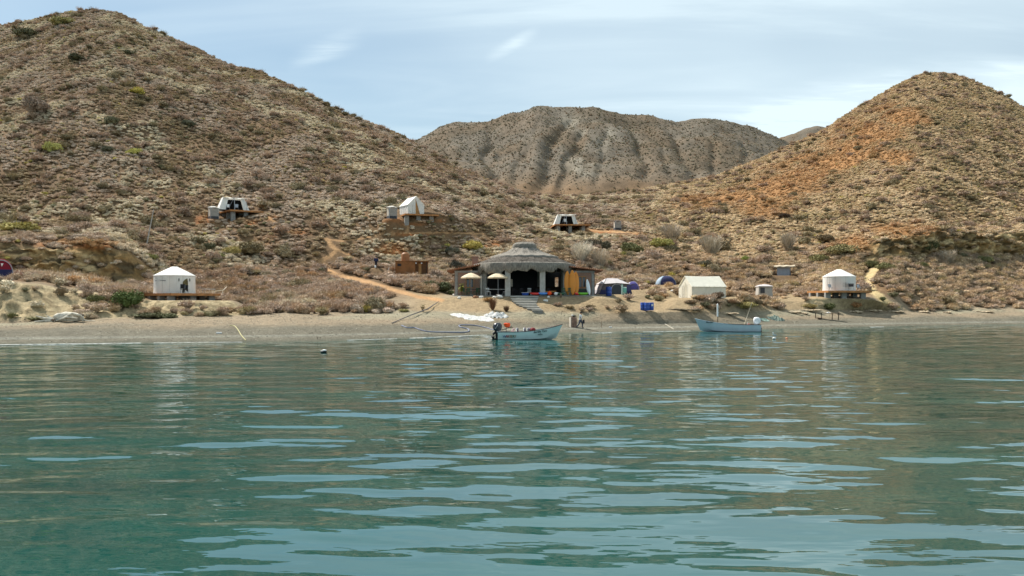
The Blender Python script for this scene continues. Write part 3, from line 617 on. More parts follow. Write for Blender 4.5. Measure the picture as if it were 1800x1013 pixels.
# ------------------------------------------------------------ object building helpers
class MB:
    def __init__(s): s.v = []; s.f = []
    def add(s, V, Fs, M=None):
        o = len(s.v); s.v += [(M @ Vector(p)) if M else Vector(p) for p in V]; s.f += [[i+o for i in f] for f in Fs]; return s
    def box(s, c, d, rz=0, taper=1.0, rx=0, ry=0):
        x, y, z = d[0]/2, d[1]/2, d[2]/2; t = taper
        V = [(-x,-y,-z),(x,-y,-z),(x,y,-z),(-x,y,-z),(-x*t,-y*t,z),(x*t,-y*t,z),(x*t,y*t,z),(-x*t,y*t,z)]
        M = Matrix.Translation(Vector(c)) @ Matrix.Rotation(rz, 4, 'Z') @ Matrix.Rotation(ry, 4, 'Y') @ Matrix.Rotation(rx, 4, 'X')
        return s.add(V, [[0,3,2,1],[4,5,6,7],[0,1,5,4],[1,2,6,5],[2,3,7,6],[3,0,4,7]], M)
    def tube(s, pts, r, n=8, cap=True):
        pts = [Vector(p) for p in pts]; rs = r if isinstance(r, (list, tuple)) else [r]*len(pts); o = len(s.v); up = Vector((0, 0, 1))
        for i, p in enumerate(pts):
            t = (pts[min(i+1, len(pts)-1)]-pts[max(i-1, 0)]).normalized()
            a = t.cross(up if abs(t.z) < 0.95 else Vector((1, 0, 0))).normalized(); b = t.cross(a)
            for k in range(n):
                th = 2*math.pi*k/n; s.v.append(p+(a*math.cos(th)+b*math.sin(th))*rs[i])
        for i in range(len(pts)-1):
            for k in range(n): s.f.append([o+i*n+k, o+i*n+(k+1) % n, o+(i+1)*n+(k+1) % n, o+(i+1)*n+k])
        if cap: s.f.append([o+k for k in range(n)]); s.f.append([o+(len(pts)-1)*n+k for k in reversed(range(n))])
        return s
    def lathe(s, prof, n=24, c=(0, 0, 0), sx=1, sy=1, fn=None, cap=True):
        o = len(s.v); c = Vector(c)
        for j, (r, z) in enumerate(prof):
            for k in range(n):
                th = 2*math.pi*k/n; rr, zz = (fn(th, r, z, j) if fn else (r, z)); s.v.append(c+Vector((math.cos(th)*rr*sx, math.sin(th)*rr*sy, zz)))
        for j in range(len(prof)-1):
            for k in range(n): s.f.append([o+j*n+k, o+j*n+(k+1) % n, o+(j+1)*n+(k+1) % n, o+(j+1)*n+k])
        if cap: s.f.append([o+k for k in reversed(range(n))]); s.f.append([o+(len(prof)-1)*n+k for k in range(n)])
        return s
    def loft(s, rings, closed=True, caps=True):
        o = len(s.v); n = len(rings[0])
        for R in rings: s.v += [Vector(p) for p in R]
        m = n if closed else n-1
        for i in range(len(rings)-1):
            for k in range(m): s.f.append([o+i*n+k, o+i*n+(k+1) % n, o+(i+1)*n+(k+1) % n, o+(i+1)*n+k])
        if caps and closed: s.f.append([o+k for k in reversed(range(n))]); s.f.append([o+(len(rings)-1)*n+k for k in range(n)])
        return s
    def blob(s, c, r, seed=0, sub=2, jit=0.12, flat=None):
        R = random.Random(seed); bm = bmesh.new(); bmesh.ops.create_icosphere(bm, subdivisions=sub, radius=1)
        V = []
        for v in bm.verts:
            j = 1+R.uniform(-jit, jit); p = Vector((v.co.x*r[0]*j, v.co.y*r[1]*j, v.co.z*r[2]*j))
            if flat is not None: p.z = max(p.z, flat)
            V.append(p+Vector(c))
        Fs = [[v.index for v in f.verts] for f in bm.faces]; bm.free(); return s.add(V, Fs)
    def sheet(s, P, th):
        """P: grid [i][j] of points -> sheet with a small real thickness downwards"""
        n, m = len(P), len(P[0]); o = len(s.v)
        for r in P: s.v += [Vector(p) for p in r]
        for r in P: s.v += [Vector(p)-Vector((0, 0, th)) for p in r]
        N_ = n*m; idx = lambda i, j, b=0: o+b*N_+i*m+j
        for i in range(n-1):
            for j in range(m-1):
                s.f.append([idx(i, j), idx(i+1, j), idx(i+1, j+1), idx(i, j+1)]); s.f.append([idx(i, j, 1), idx(i, j+1, 1), idx(i+1, j+1, 1), idx(i+1, j, 1)])
        for i in range(n-1): s.f.append([idx(i, 0), idx(i, 0, 1), idx(i+1, 0, 1), idx(i+1, 0)]); s.f.append([idx(i, m-1), idx(i+1, m-1), idx(i+1, m-1, 1), idx(i, m-1, 1)])
        for j in range(m-1): s.f.append([idx(0, j), idx(0, j+1), idx(0, j+1, 1), idx(0, j, 1)]); s.f.append([idx(n-1, j), idx(n-1, j, 1), idx(n-1, j+1, 1), idx(n-1, j+1)])
        return s
    def build(s, name, m, parent=None, smooth=False, bevel=0.0, mats=None, label=None, weld=False):
        me = bpy.data.meshes.new(name); me.from_pydata([tuple(v) for v in s.v], [], s.f)
        bm = bmesh.new(); bm.from_mesh(me)
        if weld: bmesh.ops.remove_doubles(bm, verts=bm.verts, dist=1e-4)
        bmesh.ops.recalc_face_normals(bm, faces=bm.faces); bm.to_mesh(me); bm.free()
        me.materials.append(m)
        if smooth:
            me.polygons.foreach_set('use_smooth', [True]*len(me.polygons))
            me.set_sharp_from_angle(angle=rad(38))
        o = bpy.data.objects.new(name, me); COL.objects.link(o)
        if bevel:
            b = o.modifiers.new('edge', 'BEVEL'); b.width = bevel; b.segments = 2; b.limit_method = 'ANGLE'
        if parent: o.parent = parent
        if label: o['label'] = label
        return o
def empty(name, loc, rz=0, label=None, cat=None, group=None):
    o = bpy.data.objects.new(name, None); COL.objects.link(o); o.location = loc; o.rotation_euler = (0, 0, rz); o.empty_display_size = 0.2
    return tag(o, label, cat, group)
def face(u): return -math.atan((u-900)/F)
def copy_tree(o, parent=None):
    c = o.copy(); COL.objects.link(c); c.parent = parent
    for ch in list(o.children): copy_tree(ch, c)
    return c

M_canvas = mat('white_canvas', (0.92, 0.91, 0.87), 0.85, 0.03, 1.2, 0.03, 2.5, transl=0.38)
M_canvas_c = mat('cream_canvas', (0.92, 0.88, 0.76), 0.85, 0.04, 1.5, 0.03, 2.5, transl=0.34)
M_seam = mat('canvas_seam', (0.42, 0.41, 0.38), 0.9, 0.1)
M_dark = mat('dark_cloth_and_shade', (0.018, 0.018, 0.02), 0.9, 0.1)
M_deck = mat('stained_deck_boards', (0.44, 0.20, 0.07), 0.6, 0.25, 1.5, 0.004, 10, stretch=(1, 6, 1))
M_conc = mat('grey_concrete', (0.30, 0.29, 0.27), 0.9, 0.15, 2.5, 0.01, 25)
M_concl = mat('light_concrete', (0.46, 0.44, 0.40), 0.9, 0.12, 2.0, 0.01, 25)
M_concp = mat('tread_sun_tone', (0.66, 0.63, 0.56), 0.9, 0.1, 2.0)  # paler concrete, sun on the step treads put into the colour
M_render = mat('grey_render', (0.34, 0.32, 0.29), 0.9, 0.12, 1.0, 0.008, 18)
M_lrender = mat('pale_render', (0.55, 0.50, 0.42), 0.9, 0.12, 1.0, 0.008, 18)
M_darkb = mat('dark_block_and_shade', (0.06, 0.062, 0.07), 0.85, 0.1)
M_adobe = mat('rust_render', (0.27, 0.115, 0.042), 0.9, 0.2, 1.2, 0.01, 14)
M_adobe2 = mat('rust_door', (0.13, 0.06, 0.025), 0.85, 0.2)
M_black = mat('black_rubber', (0.012, 0.012, 0.014), 0.5, 0.1)
M_wood = mat('weathered_wood', (0.22, 0.15, 0.09), 0.85, 0.3, 4, 0.006, 20, stretch=(1, 1, 0.3))
M_dwood = mat('dark_wood', (0.07, 0.045, 0.03), 0.8, 0.3, 4)
M_owood = mat('orange_wood', (0.42, 0.21, 0.07), 0.6, 0.2, 4)
M_grass = mat('window_glass', (0.05, 0.06, 0.07), 0.08, 0.05, spec=0.6)
M_white = mat('white_plastic', (0.78, 0.78, 0.76), 0.45, 0.05)
M_wstone = mat('white_stone', (0.72, 0.70, 0.64), 0.9, 0.1, 5, 0.02, 10)
M_blue = mat('blue_plastic', (0.02, 0.075, 0.36), 0.4, 0.08, spec=0.5)
M_lblue = mat('light_blue_plastic', (0.10, 0.30, 0.75), 0.35, 0.08, spec=0.5)
M_red = mat('red_plastic', (0.70, 0.045, 0.035), 0.35, 0.08, spec=0.5)
M_dred = mat('dark_red_cloth', (0.16, 0.012, 0.016), 0.8, 0.1)
M_orange = mat('orange_plastic', (0.66, 0.23, 0.008), 0.4, 0.05, spec=0.5)
M_ored = mat('orange_red_cloth', (0.85, 0.09, 0.015), 0.7, 0.1)
M_green = mat('green_plastic', (0.16, 0.48, 0.04), 0.4, 0.08)
M_dgreen = mat('dark_green_plastic', (0.03, 0.10, 0.05), 0.5, 0.1)
M_teal = mat('teal_plastic', (0.18, 0.50, 0.42), 0.5, 0.05)
M_metal = mat('grey_metal', (0.35, 0.36, 0.38), 0.35, 0.1, metal=0.8)
M_tube = mat('grey_blue_hose', (0.20, 0.22, 0.30), 0.5, 0.1)
M_rope = mat('yellow_rope', (0.46, 0.42, 0.22), 0.9, 0.1)
M_beige = mat('beige_parasol_cloth', (0.80, 0.66, 0.46), 0.85, 0.04, transl=0.25)
def brick_mat(name, c1, c2, mort, sc=1.0):
    m, nt, b, out = new_mat(name); N = nt.nodes.new; L = nt.links.new
    tc = N('ShaderNodeTexCoord'); mp = N('ShaderNodeMapping'); L(tc.outputs['Object'], mp.inputs[0]); mp.inputs['Rotation'].default_value = (rad(90), 0, 0)
    t = N('ShaderNodeTexBrick'); L(mp.outputs[0], t.inputs['Vector']); t.inputs['Scale'].default_value = sc
    t.inputs['Color1'].default_value = (*c1, 1); t.inputs['Color2'].default_value = (*c2, 1); t.inputs['Mortar'].default_value = (*mort, 1)
    t.inputs['Brick Width'].default_value = 0.30; t.inputs['Row Height'].default_value = 0.11; t.inputs['Mortar Size'].default_value = 0.012
    L(t.outputs['Color'], b.inputs['Base Color']); b.inputs['Roughness'].default_value = 0.9; b.inputs['Specular IOR Level'].default_value = 0.2
    return m
M_brick = brick_mat('red_brick', (0.30, 0.14, 0.09), (0.25, 0.16, 0.12), (0.30, 0.26, 0.22))
M_tile = mat('clay_tiles', (0.34, 0.15, 0.08), 0.85, 0.35, 6, 0.03, 5, stretch=(3, 1, 1))
def thatch_mat(name, c, c2):
    m, nt, b, out = new_mat(name); N = nt.nodes.new; L = nt.links.new
    tc = N('ShaderNodeTexCoord'); sp = N('ShaderNodeSeparateXYZ'); L(tc.outputs['Object'], sp.inputs[0])
    an = N('ShaderNodeMath'); an.operation = 'ARCTAN2'; L(sp.outputs['Y'], an.inputs[0]); L(sp.outputs['X'], an.inputs[1])
    cb = N('ShaderNodeCombineXYZ'); m1 = N('ShaderNodeMath'); m1.operation = 'MULTIPLY'; m1.inputs[1].default_value = 26; L(an.outputs[0], m1.inputs[0])
    L(m1.outputs[0], cb.inputs[0]); m2 = N('ShaderNodeMath'); m2.operation = 'MULTIPLY'; m2.inputs[1].default_value = 1.4; L(sp.outputs['Z'], m2.inputs[0]); L(m2.outputs[0], cb.inputs[1])
    n = N('ShaderNodeTexNoise'); n.inputs['Scale'].default_value = 1.3; n.inputs['Detail'].default_value = 7; n.inputs['Roughness'].default_value = 0.7; L(cb.outputs[0], n.inputs['Vector'])
    r = N('ShaderNodeValToRGB'); L(n.outputs['Fac'], r.inputs[0]); r.color_ramp.elements[0].position = 0.33; r.color_ramp.elements[0].color = (*c2, 1); r.color_ramp.elements[1].position = 0.66; r.color_ramp.elements[1].color = (*c, 1)
    L(r.outputs[0], b.inputs['Base Color']); b.inputs['Roughness'].default_value = 0.95; b.inputs['Specular IOR Level'].default_value = 0.1
    bp = N('ShaderNodeBump'); bp.inputs['Distance'].default_value = 0.06; L(n.outputs['Fac'], bp.inputs['Height']); L(bp.outputs[0], b.inputs['Normal'])
    return m
M_thatch = thatch_mat('grey_palm_thatch', (0.29, 0.265, 0.225), (0.12, 0.11, 0.095))
M_thatchd = thatch_mat('dark_palm_thatch', (0.15, 0.13, 0.11), (0.07, 0.062, 0.052))
M_thatchl = thatch_mat('pale_palm_thatch', (0.30, 0.27, 0.235), (0.17, 0.155, 0.13))

# ------------------------------------------------------------ the thatched restaurant
TZ = zof(519.3, 106)
bx_, by_ = (922-900)/F*111.6, 111.6
B = empty('beach_restaurant', (bx_, by_, TZ), 0, 'open beach restaurant with grey palm thatch roof on concrete pillars and brick wings', 'building')
def palapa():
    def octr(th, r): # rounded octagon
        a = (th % (math.pi/4))-math.pi/8; return r*(1-0.045*(1-math.cos(a)/math.cos(math.pi/8)*math.cos(math.pi/8))*0) * (math.cos(math.pi/8)/math.cos(a)*0.5+0.5)
    R = random.Random(5)
    n = 160; nz = [R.random() for _ in range(n)]
    def wob(th, r, z, j):
        k = int(th/(2*math.pi)*n) % n
        return octr(th, r)*(1+0.006*(nz[k]-0.5)), z+0.03*math.sin(th*17)+0.03*(nz[k]-.5)
    MB().lathe([(6.15, 3.82), (5.9, 4.02), (5.2, 4.34), (4.35, 4.66), (3.95, 4.80), (3.9, 4.74), (3.6, 4.70), (5.8, 3.72)], n, fn=wob).build('roof_skirt', M_thatchd, B, True)
    MB().lathe([(4.30, 4.70), (4.22, 4.90), (3.2, 5.18), (2.3, 5.50), (1.7, 5.86), (1.45, 6.02), (1.0, 6.0), (3.6, 4.66)], n, fn=wob).build('upper_roof', M_thatchl, B, True)
    MB().lathe([(1.45, 5.88), (1.52, 6.05), (1.42, 6.42), (1.12, 6.62), (0.5, 6.72), (0.03, 6.76)], 48, fn=lambda th, r, z, j: (r*(1+0.03*math.sin(th*9)), z+0.03*math.sin(th*13))).build('roof_cap', M_thatch, B, True)
    # hanging fringe: lumpy curtain with a ragged lower edge
    def fr_(th, r, z, j):
        k = int(th/(2*math.pi)*n) % n
        sc = 0.22*abs(math.sin(th*4+0.4))+0.16*math.sin(th*11+1.1)+0.13*math.sin(th*23)+0.16*(nz[k]-.5)
        left = 0.24*(1 if math.cos(th+0.0) < -0.25 and math.sin(th) < 0.3 else 0)
        lo = (j in (3, 4, 5))
        bulge = 0.10*math.sin(th*16)+0.05*math.sin(th*41)
        return octr(th, r)+bulge*(0.8 if j in (1, 2, 3) else 0.2), z-(sc+left)*(1.0 if lo else 0.25 if j in (2, 6) else 0)
    MB().lathe([(6.0, 4.00), (6.38, 3.92), (6.52, 3.62), (6.46, 3.26), (6.34, 3.08), (6.16, 3.10), (6.05, 3.5), (5.85, 3.86)], n, fn=fr_).build('thatch_fringe', M_thatch, B, True)
    # loose palm ends poking out along the eaves
    m = MB()
    for k in range(520):
        th = R.uniform(0, 2*math.pi); r0 = octr(th, 6.42)+R.uniform(-.05, .1); z0 = R.uniform(3.2, 3.95); L_ = R.uniform(.15, .5)
        d = Vector((math.cos(th), math.sin(th), 0)); t = Vector((-math.sin(th), math.cos(th), 0)); p = d*r0+Vector((0, 0, z0)); q = p+d*R.uniform(.02, .16)+t*R.uniform(-.08, .08)-Vector((0, 0, L_)); w = t*0.02
        m.add([p-w, p+w, q], [[0, 1, 2]])
    for k in range(160):
        th = R.uniform(0, 2*math.pi); d = Vector((math.cos(th), math.sin(th), 0)); t = Vector((-math.sin(th), math.cos(th), 0)); p = d*R.uniform(.1, 1.3)+Vector((0, 0, 6.55)); q = p+d*R.uniform(.05, .2)+Vector((0, 0, R.uniform(.05, .28))); w = t*0.02
        m.add([p-w, p+w, q], [[0, 1, 2]])
    for k in range(3400):
        th = R.uniform(0, 2*math.pi); f = R.random()**.6; rr = 1.5+4.6*f
        prof = [(1.5, 6.0), (2.3, 5.52), (3.2, 5.14), (4.12, 4.76), (4.35, 4.66), (5.2, 4.34), (6.15, 3.9)]
        z = np.interp(rr, [p_[0] for p_ in prof], [p_[1] for p_ in prof]); ro = octr(th, rr); d = Vector((math.cos(th), math.sin(th), 0)); t = Vector((-math.sin(th), math.cos(th), 0))
        p = d*ro+Vector((0, 0, z-.01)); q = p+d*R.uniform(.15, .45)+t*R.uniform(-.12, .12)+Vector((0, 0, R.uniform(-.12, .10))); w = t*R.uniform(.015, .035)
        m.add([p-w, p+w, q], [[0, 1, 2]])
    m.build('loose_fronds', M_thatch, B)
    for k in range(8):
        th = math.pi/8+k*math.pi/4; r = 5.45; x, y = math.cos(th)*r, math.sin(th)*r
        MB().box((x, y, 1.55), (0.66, 0.66, 3.9), rz=0).build('pillar', M_concl, B, bevel=0.03)
    m = MB()
    for k in range(8):
        a0 = math.pi/8+k*math.pi/4; a1 = a0+math.pi/4; p = Vector((math.cos(a0)*5.45, math.sin(a0)*5.45, 3.35)); q = Vector((math.cos(a1)*5.45, math.sin(a1)*5.45, 3.35)); m.tube([p, q], 0.12, 6)
    for k in range(16):
        a0 = k*math.pi/8; m.tube([(math.cos(a0)*5.6, math.sin(a0)*5.6, 3.5), (math.cos(a0)*0.8, math.sin(a0)*0.8, 5.6)], 0.06, 5)
    m.build('roof_beams', M_dwood, B)
    # wings
    for sgn, x0, x1, wc in ((-1, -8.6, -5.2, -6.75), (1, 5.2, 8.55, 7.05)):
        yf, yb = (-2.4, 5.5)
        m = MB(); ww, wz0, wz1 = 1.05, 0.95, 2.35
        lo, hi = min(x0, x1)+0.35, max(x0, x1)-0.35
        m.box(((lo+wc-ww/2)/2, yf, 1.38), (wc-ww/2-lo, 0.2, 2.84)); m.box(((hi+wc+ww/2)/2, yf, 1.38), (hi-wc-ww/2, 0.2, 2.84))
        m.box((wc, yf, wz0/2-0.02), (ww, 0.2, wz0+.04)); m.box((wc, yf, (wz1+2.8)/2), (ww, 0.2, 2.8-wz1))
        m.box((x0 if sgn < 0 else x1, (yf+yb)/2, 1.3), (0.2, yb-yf-0.4, 2.8)).build('brick_wall', M_brick, B)
        fr = MB()
        for dx in (-ww/2+.05, 0, ww/2-.05): fr.box((wc+dx, yf-0.03, (wz0+wz1)/2), (0.09, 0.2, wz1-wz0))
        for zz in (wz0+.05, wz1-.05): fr.box((wc, yf-0.035, zz), (ww-.02, 0.2, 0.09))
        w_ = fr.build('window', M_owood, B); MB().box((wc, yf+0.02, (wz0+wz1)/2), (ww-.06, 0.02, wz1-wz0-.06)).build('pane', M_grass, w_)
        for xx in (min(x0, x1)+0.17, max(x0, x1)-0.17): MB().box((xx, yf, 1.38), (0.34, 0.34, 2.9)).build('corner_pillar', M_conc, B, bevel=0.02)
        MB().box(((x0+x1)/2, yf, 2.93), (x1-x0+0.1, 0.36, 0.24)).build('ring_beam', M_conc, B, bevel=0.015)
        xo = x0-0.95 if sgn < 0 else x1+1.0; xi = -4.9 if sgn < 0 else 4.9
        P = []
        for i in range(40):
            t = i/39.; x = xo+(xi-xo)*t; z = 3.02+0.86*t+0.035*abs(math.sin(i*1.57)) if sgn < 0 else 3.06+0.55*t+0.035*abs(math.sin(i*1.57))
            P.append([(x, yy, z) for yy in np.linspace(-3.1, 6.1, 6)])
        rf = MB().sheet(P, 0.09).build('tile_roof', M_tile, B)
        m = MB()
        for k in range(18): m.tube([(xo+(xi-xo)*(k+.5)/18., -3.16, 3.08+(0.86 if sgn < 0 else .55)*(k+.5)/18.), (xo+(xi-xo)*(k+.5)/18., -2.6, 3.10+(0.86 if sgn < 0 else .55)*(k+.5)/18.)], 0.085, 6)
        m.build('ridge_tiles', M_tile, rf)
    MB().box((-6.35, 3.4, 4.15), (0.75, 0.75, 1.7)).box((-6.35, 3.4, 5.04), (0.9, 0.9, 0.12)).build('chimney', M_brick, B)
    # back wall with a window opening on the right
    m = MB(); m.box((-0.7, 5.6, 1.65), (9.6, 0.2, 3.6)); m.box((5.42, 5.6, 1.65), (1.76, 0.2, 3.6)); m.box((4.32, 5.6, 0.5), (0.44, 0.2, 1.3)); m.box((4.32, 5.6, 2.95), (0.44, 0.2, 1.0)).build('back_wall', M_darkb, B)  # near-black tone puts the interior shade into the wall colour
    m = MB(); m.box((5.75, 0.8, 0.6), (0.16, 6.2, 1.4)); m.box((5.75, 2.6, 2.5), (0.16, 2.6, 2.4)); m.box((-5.75, 1.6, 1.6), (0.16, 7.4, 3.2)).build('side_wall', M_darkb, B)  # side walls carry the same painted interior shade
    MB().box((0, 1.2, -0.30), (17.3, 10.6, 0.6)).build('floor_slab', M_concl, B, bevel=0.02)
    MB().box((3.5, 3.6, 0.55), (3.6, 0.6, 1.1)).box((3.5, 3.5, 1.13), (3.8, 0.8, 0.07)).build('bar_counter', M_dwood, B)
    MB().tube([(-5.3, -4.2, -0.2), (-5.3, -4.2, 2.35)], 0.09, 8).build('post', M_concl, B, True)
palapa()
TOPZ = TZ+0.0
# steps from the beach up to the terrace (wide at the top on the left, running down to the right)
ST = empty('stairs', ((922-900)/F*102, 102, 0), 0, 'curved flight of grey concrete steps rising from the sand to the restaurant', 'stairs')
for k in range(9):
    f = k/8.; D = 104.9-f*5.6; py = 521.5+f*23.5; z = zof(py, D)
    xl = (897+f*f*38 - 900)/F*D; xr = ((947-f*8 if f < .55 else 942.6+(f-.55)*26)-900)/F*D
    st_ = MB().box(((xl+xr)/2-ST.location.x, D-102+0.50, z-0.50), (xr-xl-.04, 1.0, 0.9)).build('step', M_conc, ST); MB().box(((xl+xr)/2-ST.location.x, D-102+0.42, z-0.02), (xr-xl, 1.16, 0.07)).build('tread', M_concp, st_, bevel=0.03)

# ------------------------------------------------------------ parasols, tables, chairs
def parasol(u, D, z, label, r=1.28):
    t = empty('parasol', ((u-900)/F*D, D, z), 0.3, label, 'parasol', 'beige parasols on the restaurant terrace')
    def fn(th, rr, zz, j):
        a = (th % (math.pi/4))-math.pi/8; return rr*math.cos(math.pi/8)/math.cos(a), zz-0.0
    MB().lathe([(0.02, 2.72), (0.3, 2.66), (0.85, 2.42), (r, 2.16), (r, 2.02), (r-.02, 2.02), (r-.02, 2.14), (0.84, 2.39), (0.3, 2.62)], 64, fn=fn).build('canopy', M_beige, t, False)
    MB().tube([(0, 0, 0), (0, 0, 2.8)], 0.028, 8).build('pole', M_metal, t, True)
    m = MB()
    for k in range(8): a = k*math.pi/4+math.pi/8*0; m.tube([(0, 0, 2.6), (math.cos(a)*r*.9, math.sin(a)*r*.9, 2.08)], 0.012, 4)
    m.build('ribs', M_metal, t); MB().lathe([(0.25, 0), (0.25, 0.07), (0.05, 0.12)], 16).build('foot', M_conc, t, True)
YF = 106.4
parasol(828, 107.2, TZ, 'beige parasol in front of the brick wall of the left wing')
parasol(875.5, 106.4, TZ, 'beige parasol in front of the dark opening between two pillars', 1.30)
def table(u, D, z, label, w=1.5, d=0.8, m=None, rz=0, cat='table', grp='dining tables of the restaurant', h=0.75):
    m = m or M_white
    t = empty('dining_table', ((u-900)/F*D, D, z), rz, label, cat, grp)
    MB().box((0, 0, h-.02), (w, d, 0.045)).build('tabletop', m, t, bevel=0.01)
    for sx in (-1, 1):
        for sy in (-1, 1): MB().box((sx*(w/2-.08), sy*(d/2-.08), (h-.04)/2), (0.05, 0.05, h-.04)).build('leg', M_dwood, t)
    return t
table(866, 107.3, TZ, 'white topped table left of the parasol pole in front of the opening', 1.6)
table(882, 107.6, TZ, 'white topped table right of the same parasol pole', 1.5)
table(829, 108.0, TZ, 'dark table under the left parasol', 1.3, .8, M_dwood)
table(912, 112.0, TZ, 'table deep inside the restaurant left of the middle', 1.5, .9, M_dwood)
table(935, 113.0, TZ, 'table deep inside the restaurant right of the middle', 1.5, .9, M_dwood)
def chair_proto(m, name='garden_chair'):
    t = empty(name, (0, 0, 0)); t['category'] = 'chair'
    MB().box((0, 0, 0.44), (0.46, 0.44, 0.04)).build('seat', m, t, bevel=0.01)
    b = MB(); b.box((0, 0.22, 0.84), (0.46, 0.03, 0.10))
    for k in range(5): b.box((-0.18+k*.09, 0.21, 0.65), (0.035, 0.025, 0.4))
    b.build('backrest', m, t)
    for sx in (-1, 1):
        for sy in (-1, 1): MB().tube([(sx*.2, sy*.19, 0.44), (sx*.23, sy*.22, 0)], 0.02, 6).build('leg', m, t)
    return t
pc = chair_proto(M_white, 'chair'); pcd = chair_proto(M_dgreen, 'chair'); pcb = chair_proto(M_darkb, 'chair')
used_p = set()
def chair(proto, u, D, z, rz, label, grp='chairs at the restaurant tables'):
    t = proto if proto.name not in used_p else copy_tree(proto); used_p.add(proto.name)
    t.location = ((u-900)/F*D, D, z); t.rotation_euler = (0, 0, rz); tag(t, label, 'chair', grp)
chair(pc, 930, 109.0, TZ, 3.3, 'pale chair just behind the blue tub at the top of the steps')
chair(pc, 858, 106.9, TZ, 0.4, 'white chair between the left pillar and the table under the parasol')
chair(pc, 888, 107.2, TZ, -2.0, 'white chair at the foot of the second pillar')
chair(pcd, 818, 107.0, TZ, 1.2, 'dark green chair beside the leafy plant at the left wing')
chair(pcd, 836, 107.0, TZ, -1.0, 'dark green chair right of the left parasol pole')
chair(pcd, 825, 106.9, TZ, 2.6, 'dark green chair below the window of the left wing')
chair(pcd, 842, 108.6, TZ, -2.6, 'dark green chair close to the wooden post')
chair(pcb, 905, 110.6, TZ, 0.7, 'dark chair inside the restaurant behind the second pillar')
chair(pcb, 917, 110.2, TZ, 3.0, 'dark chair inside the restaurant left of the blue tub')
chair(pcb, 943, 111.2, TZ, -0.6, 'dark chair inside the restaurant left of the third pillar')
chair(pcb, 966, 110.8, TZ, 0.4, 'dark chair inside the restaurant right of the third pillar')
chair(pcd, 992, 106.5, TZ, 0.5, 'dark chair in front of the fourth pillar')
chair(pcd, 999, 106.3, TZ, -0.7, 'dark chair at the foot of the orange kayaks')
pk = empty('notice_board', ((897.5-900)/F*109, 109, TZ), 0, 'pale board on legs just right of the second pillar', 'board')
MB().box((0, 0, 1.55), (0.5, 0.05, 0.9)).build('board', M_lrender, pk); MB().tube([(-.2, 0, 0), (-.2, 0, 1.2)], .02, 5).tube([(.2, 0, 0), (.2, 0, 1.2)], .02, 5).build('legs', M_dwood, pk)

# ------------------------------------------------------------ boards, kayaks, tubs along the terrace edge
def kayak(u, D, z, L_, m, label, rz=0.0, up=False, name='kayak', lean=0.1, w=0.36, cat='kayak', grp=None, dark=True):
    t = empty(name, ((u-900)/F*D, D, z), rz, label, cat, grp)
    rings = []
    n = 15
    for i in range(n):
        f = i/(n-1.); x = (f-.5)*L_; s = max(0.04, (1-abs(2*f-1)**2.4))**0.7
        hw = w*s; hh = 0.17*s+0.02; lift = 0.10*abs(2*f-1)**3
        ring = []
        for k in range(12):
            a = 2*math.pi*k/12; ring.append((x, math.cos(a)*hw, 0.19+lift+math.sin(a)*hh*(1 if math.sin(a) < 0 else 0.75)))
        rings.append(ring)
    M = Matrix.Identity(4)
    if up: M = Matrix.Rotation(lean, 4, 'X') @ Matrix.Translation((0, 0, L_/2)) @ Matrix.Rotation(rad(90), 4, 'X') @ Matrix.Rotation(rad(90), 4, 'Z')
    b = MB(); b.loft(rings); b.v = [M @ v for v in b.v]; hull = b.build('hull', m, t, True)
    if dark:
        d = MB(); d.lathe([(0.30, 0.0), (0.34, 0.04), (0.30, 0.07), (0.24, 0.02)], 20, c=(-0.1*L_, 0, 0.30), sx=1.4, sy=.75); d.v = [M @ v for v in d.v]; d.build('seat_well', M_black, t, True)
    return t
KF = 106.0
kayak(997, 107.1, TZ, 2.95, M_orange, 'leftmost of the orange kayaks standing upright against the fourth pillar', up=True, lean=-0.08, w=0.40, rz=0.25, grp='orange kayaks standing upright', dark=False)
kayak(1006, 107.0, TZ, 3.05, M_orange, 'middle orange kayak standing upright beside the fourth pillar', up=True, lean=-0.09, w=0.42, rz=0.15, grp='orange kayaks standing upright', dark=False)
kayak(1012.5, 107.2, TZ, 2.85, M_orange, 'rightmost upright orange kayak, next to the right wing window', up=True, lean=-0.10, w=0.36, rz=0.05, grp='orange kayaks standing upright', dark=False)
kayak(941, KF, TZ, 1.35, M_red, 'short red kayak end lying at the top right of the steps', w=.27, rz=0.15, dark=False)
kayak(955.5, KF-.1, TZ, 1.25, M_lblue, 'light blue kayak lying beside the red one in front of the pillar', w=.27, rz=-.1, dark=False)
kayak(966, KF+.6, TZ+0.22, 1.7, mat('brown_plastic', (0.30, 0.13, 0.03), .5, .1), 'brown kayak lying behind the orange buoy', w=.25, rz=.05)
kayak(977, KF+.6, TZ, 1.2, M_dred, 'dark red kayak lying right of the brown one', w=.25)
kayak(1015, KF+.3, TZ, 0.8, M_red, 'small red kayak lying at the foot of the upright kayaks', w=.26, rz=.5, dark=False)
kayak(1025, KF+.2, TZ, 1.3, M_green, 'bright green kayak lying between the upright kayaks and the white surfboard', w=.26, rz=.05, dark=False)
kayak(986, KF+.2, TZ, 1.1, M_dgreen, 'dark green kayak lying left of the fourth pillar', w=.22, dark=False)
t = empty('tub', ((923.5-900)/F*106.2, 106.2, TZ), 0, 'blue plastic tub with pale rim at the top of the steps', 'tub')
MB().lathe([(0.30, 0), (0.42, 0.32), (0.38, 0.32), (0.27, 0.05)], 24, sx=1.15).build('bucket', M_blue, t, True); MB().lathe([(0.43, 0.30), (0.45, 0.34), (0.40, 0.34)], 24, sx=1.15).build('rim', M_white, t, True)
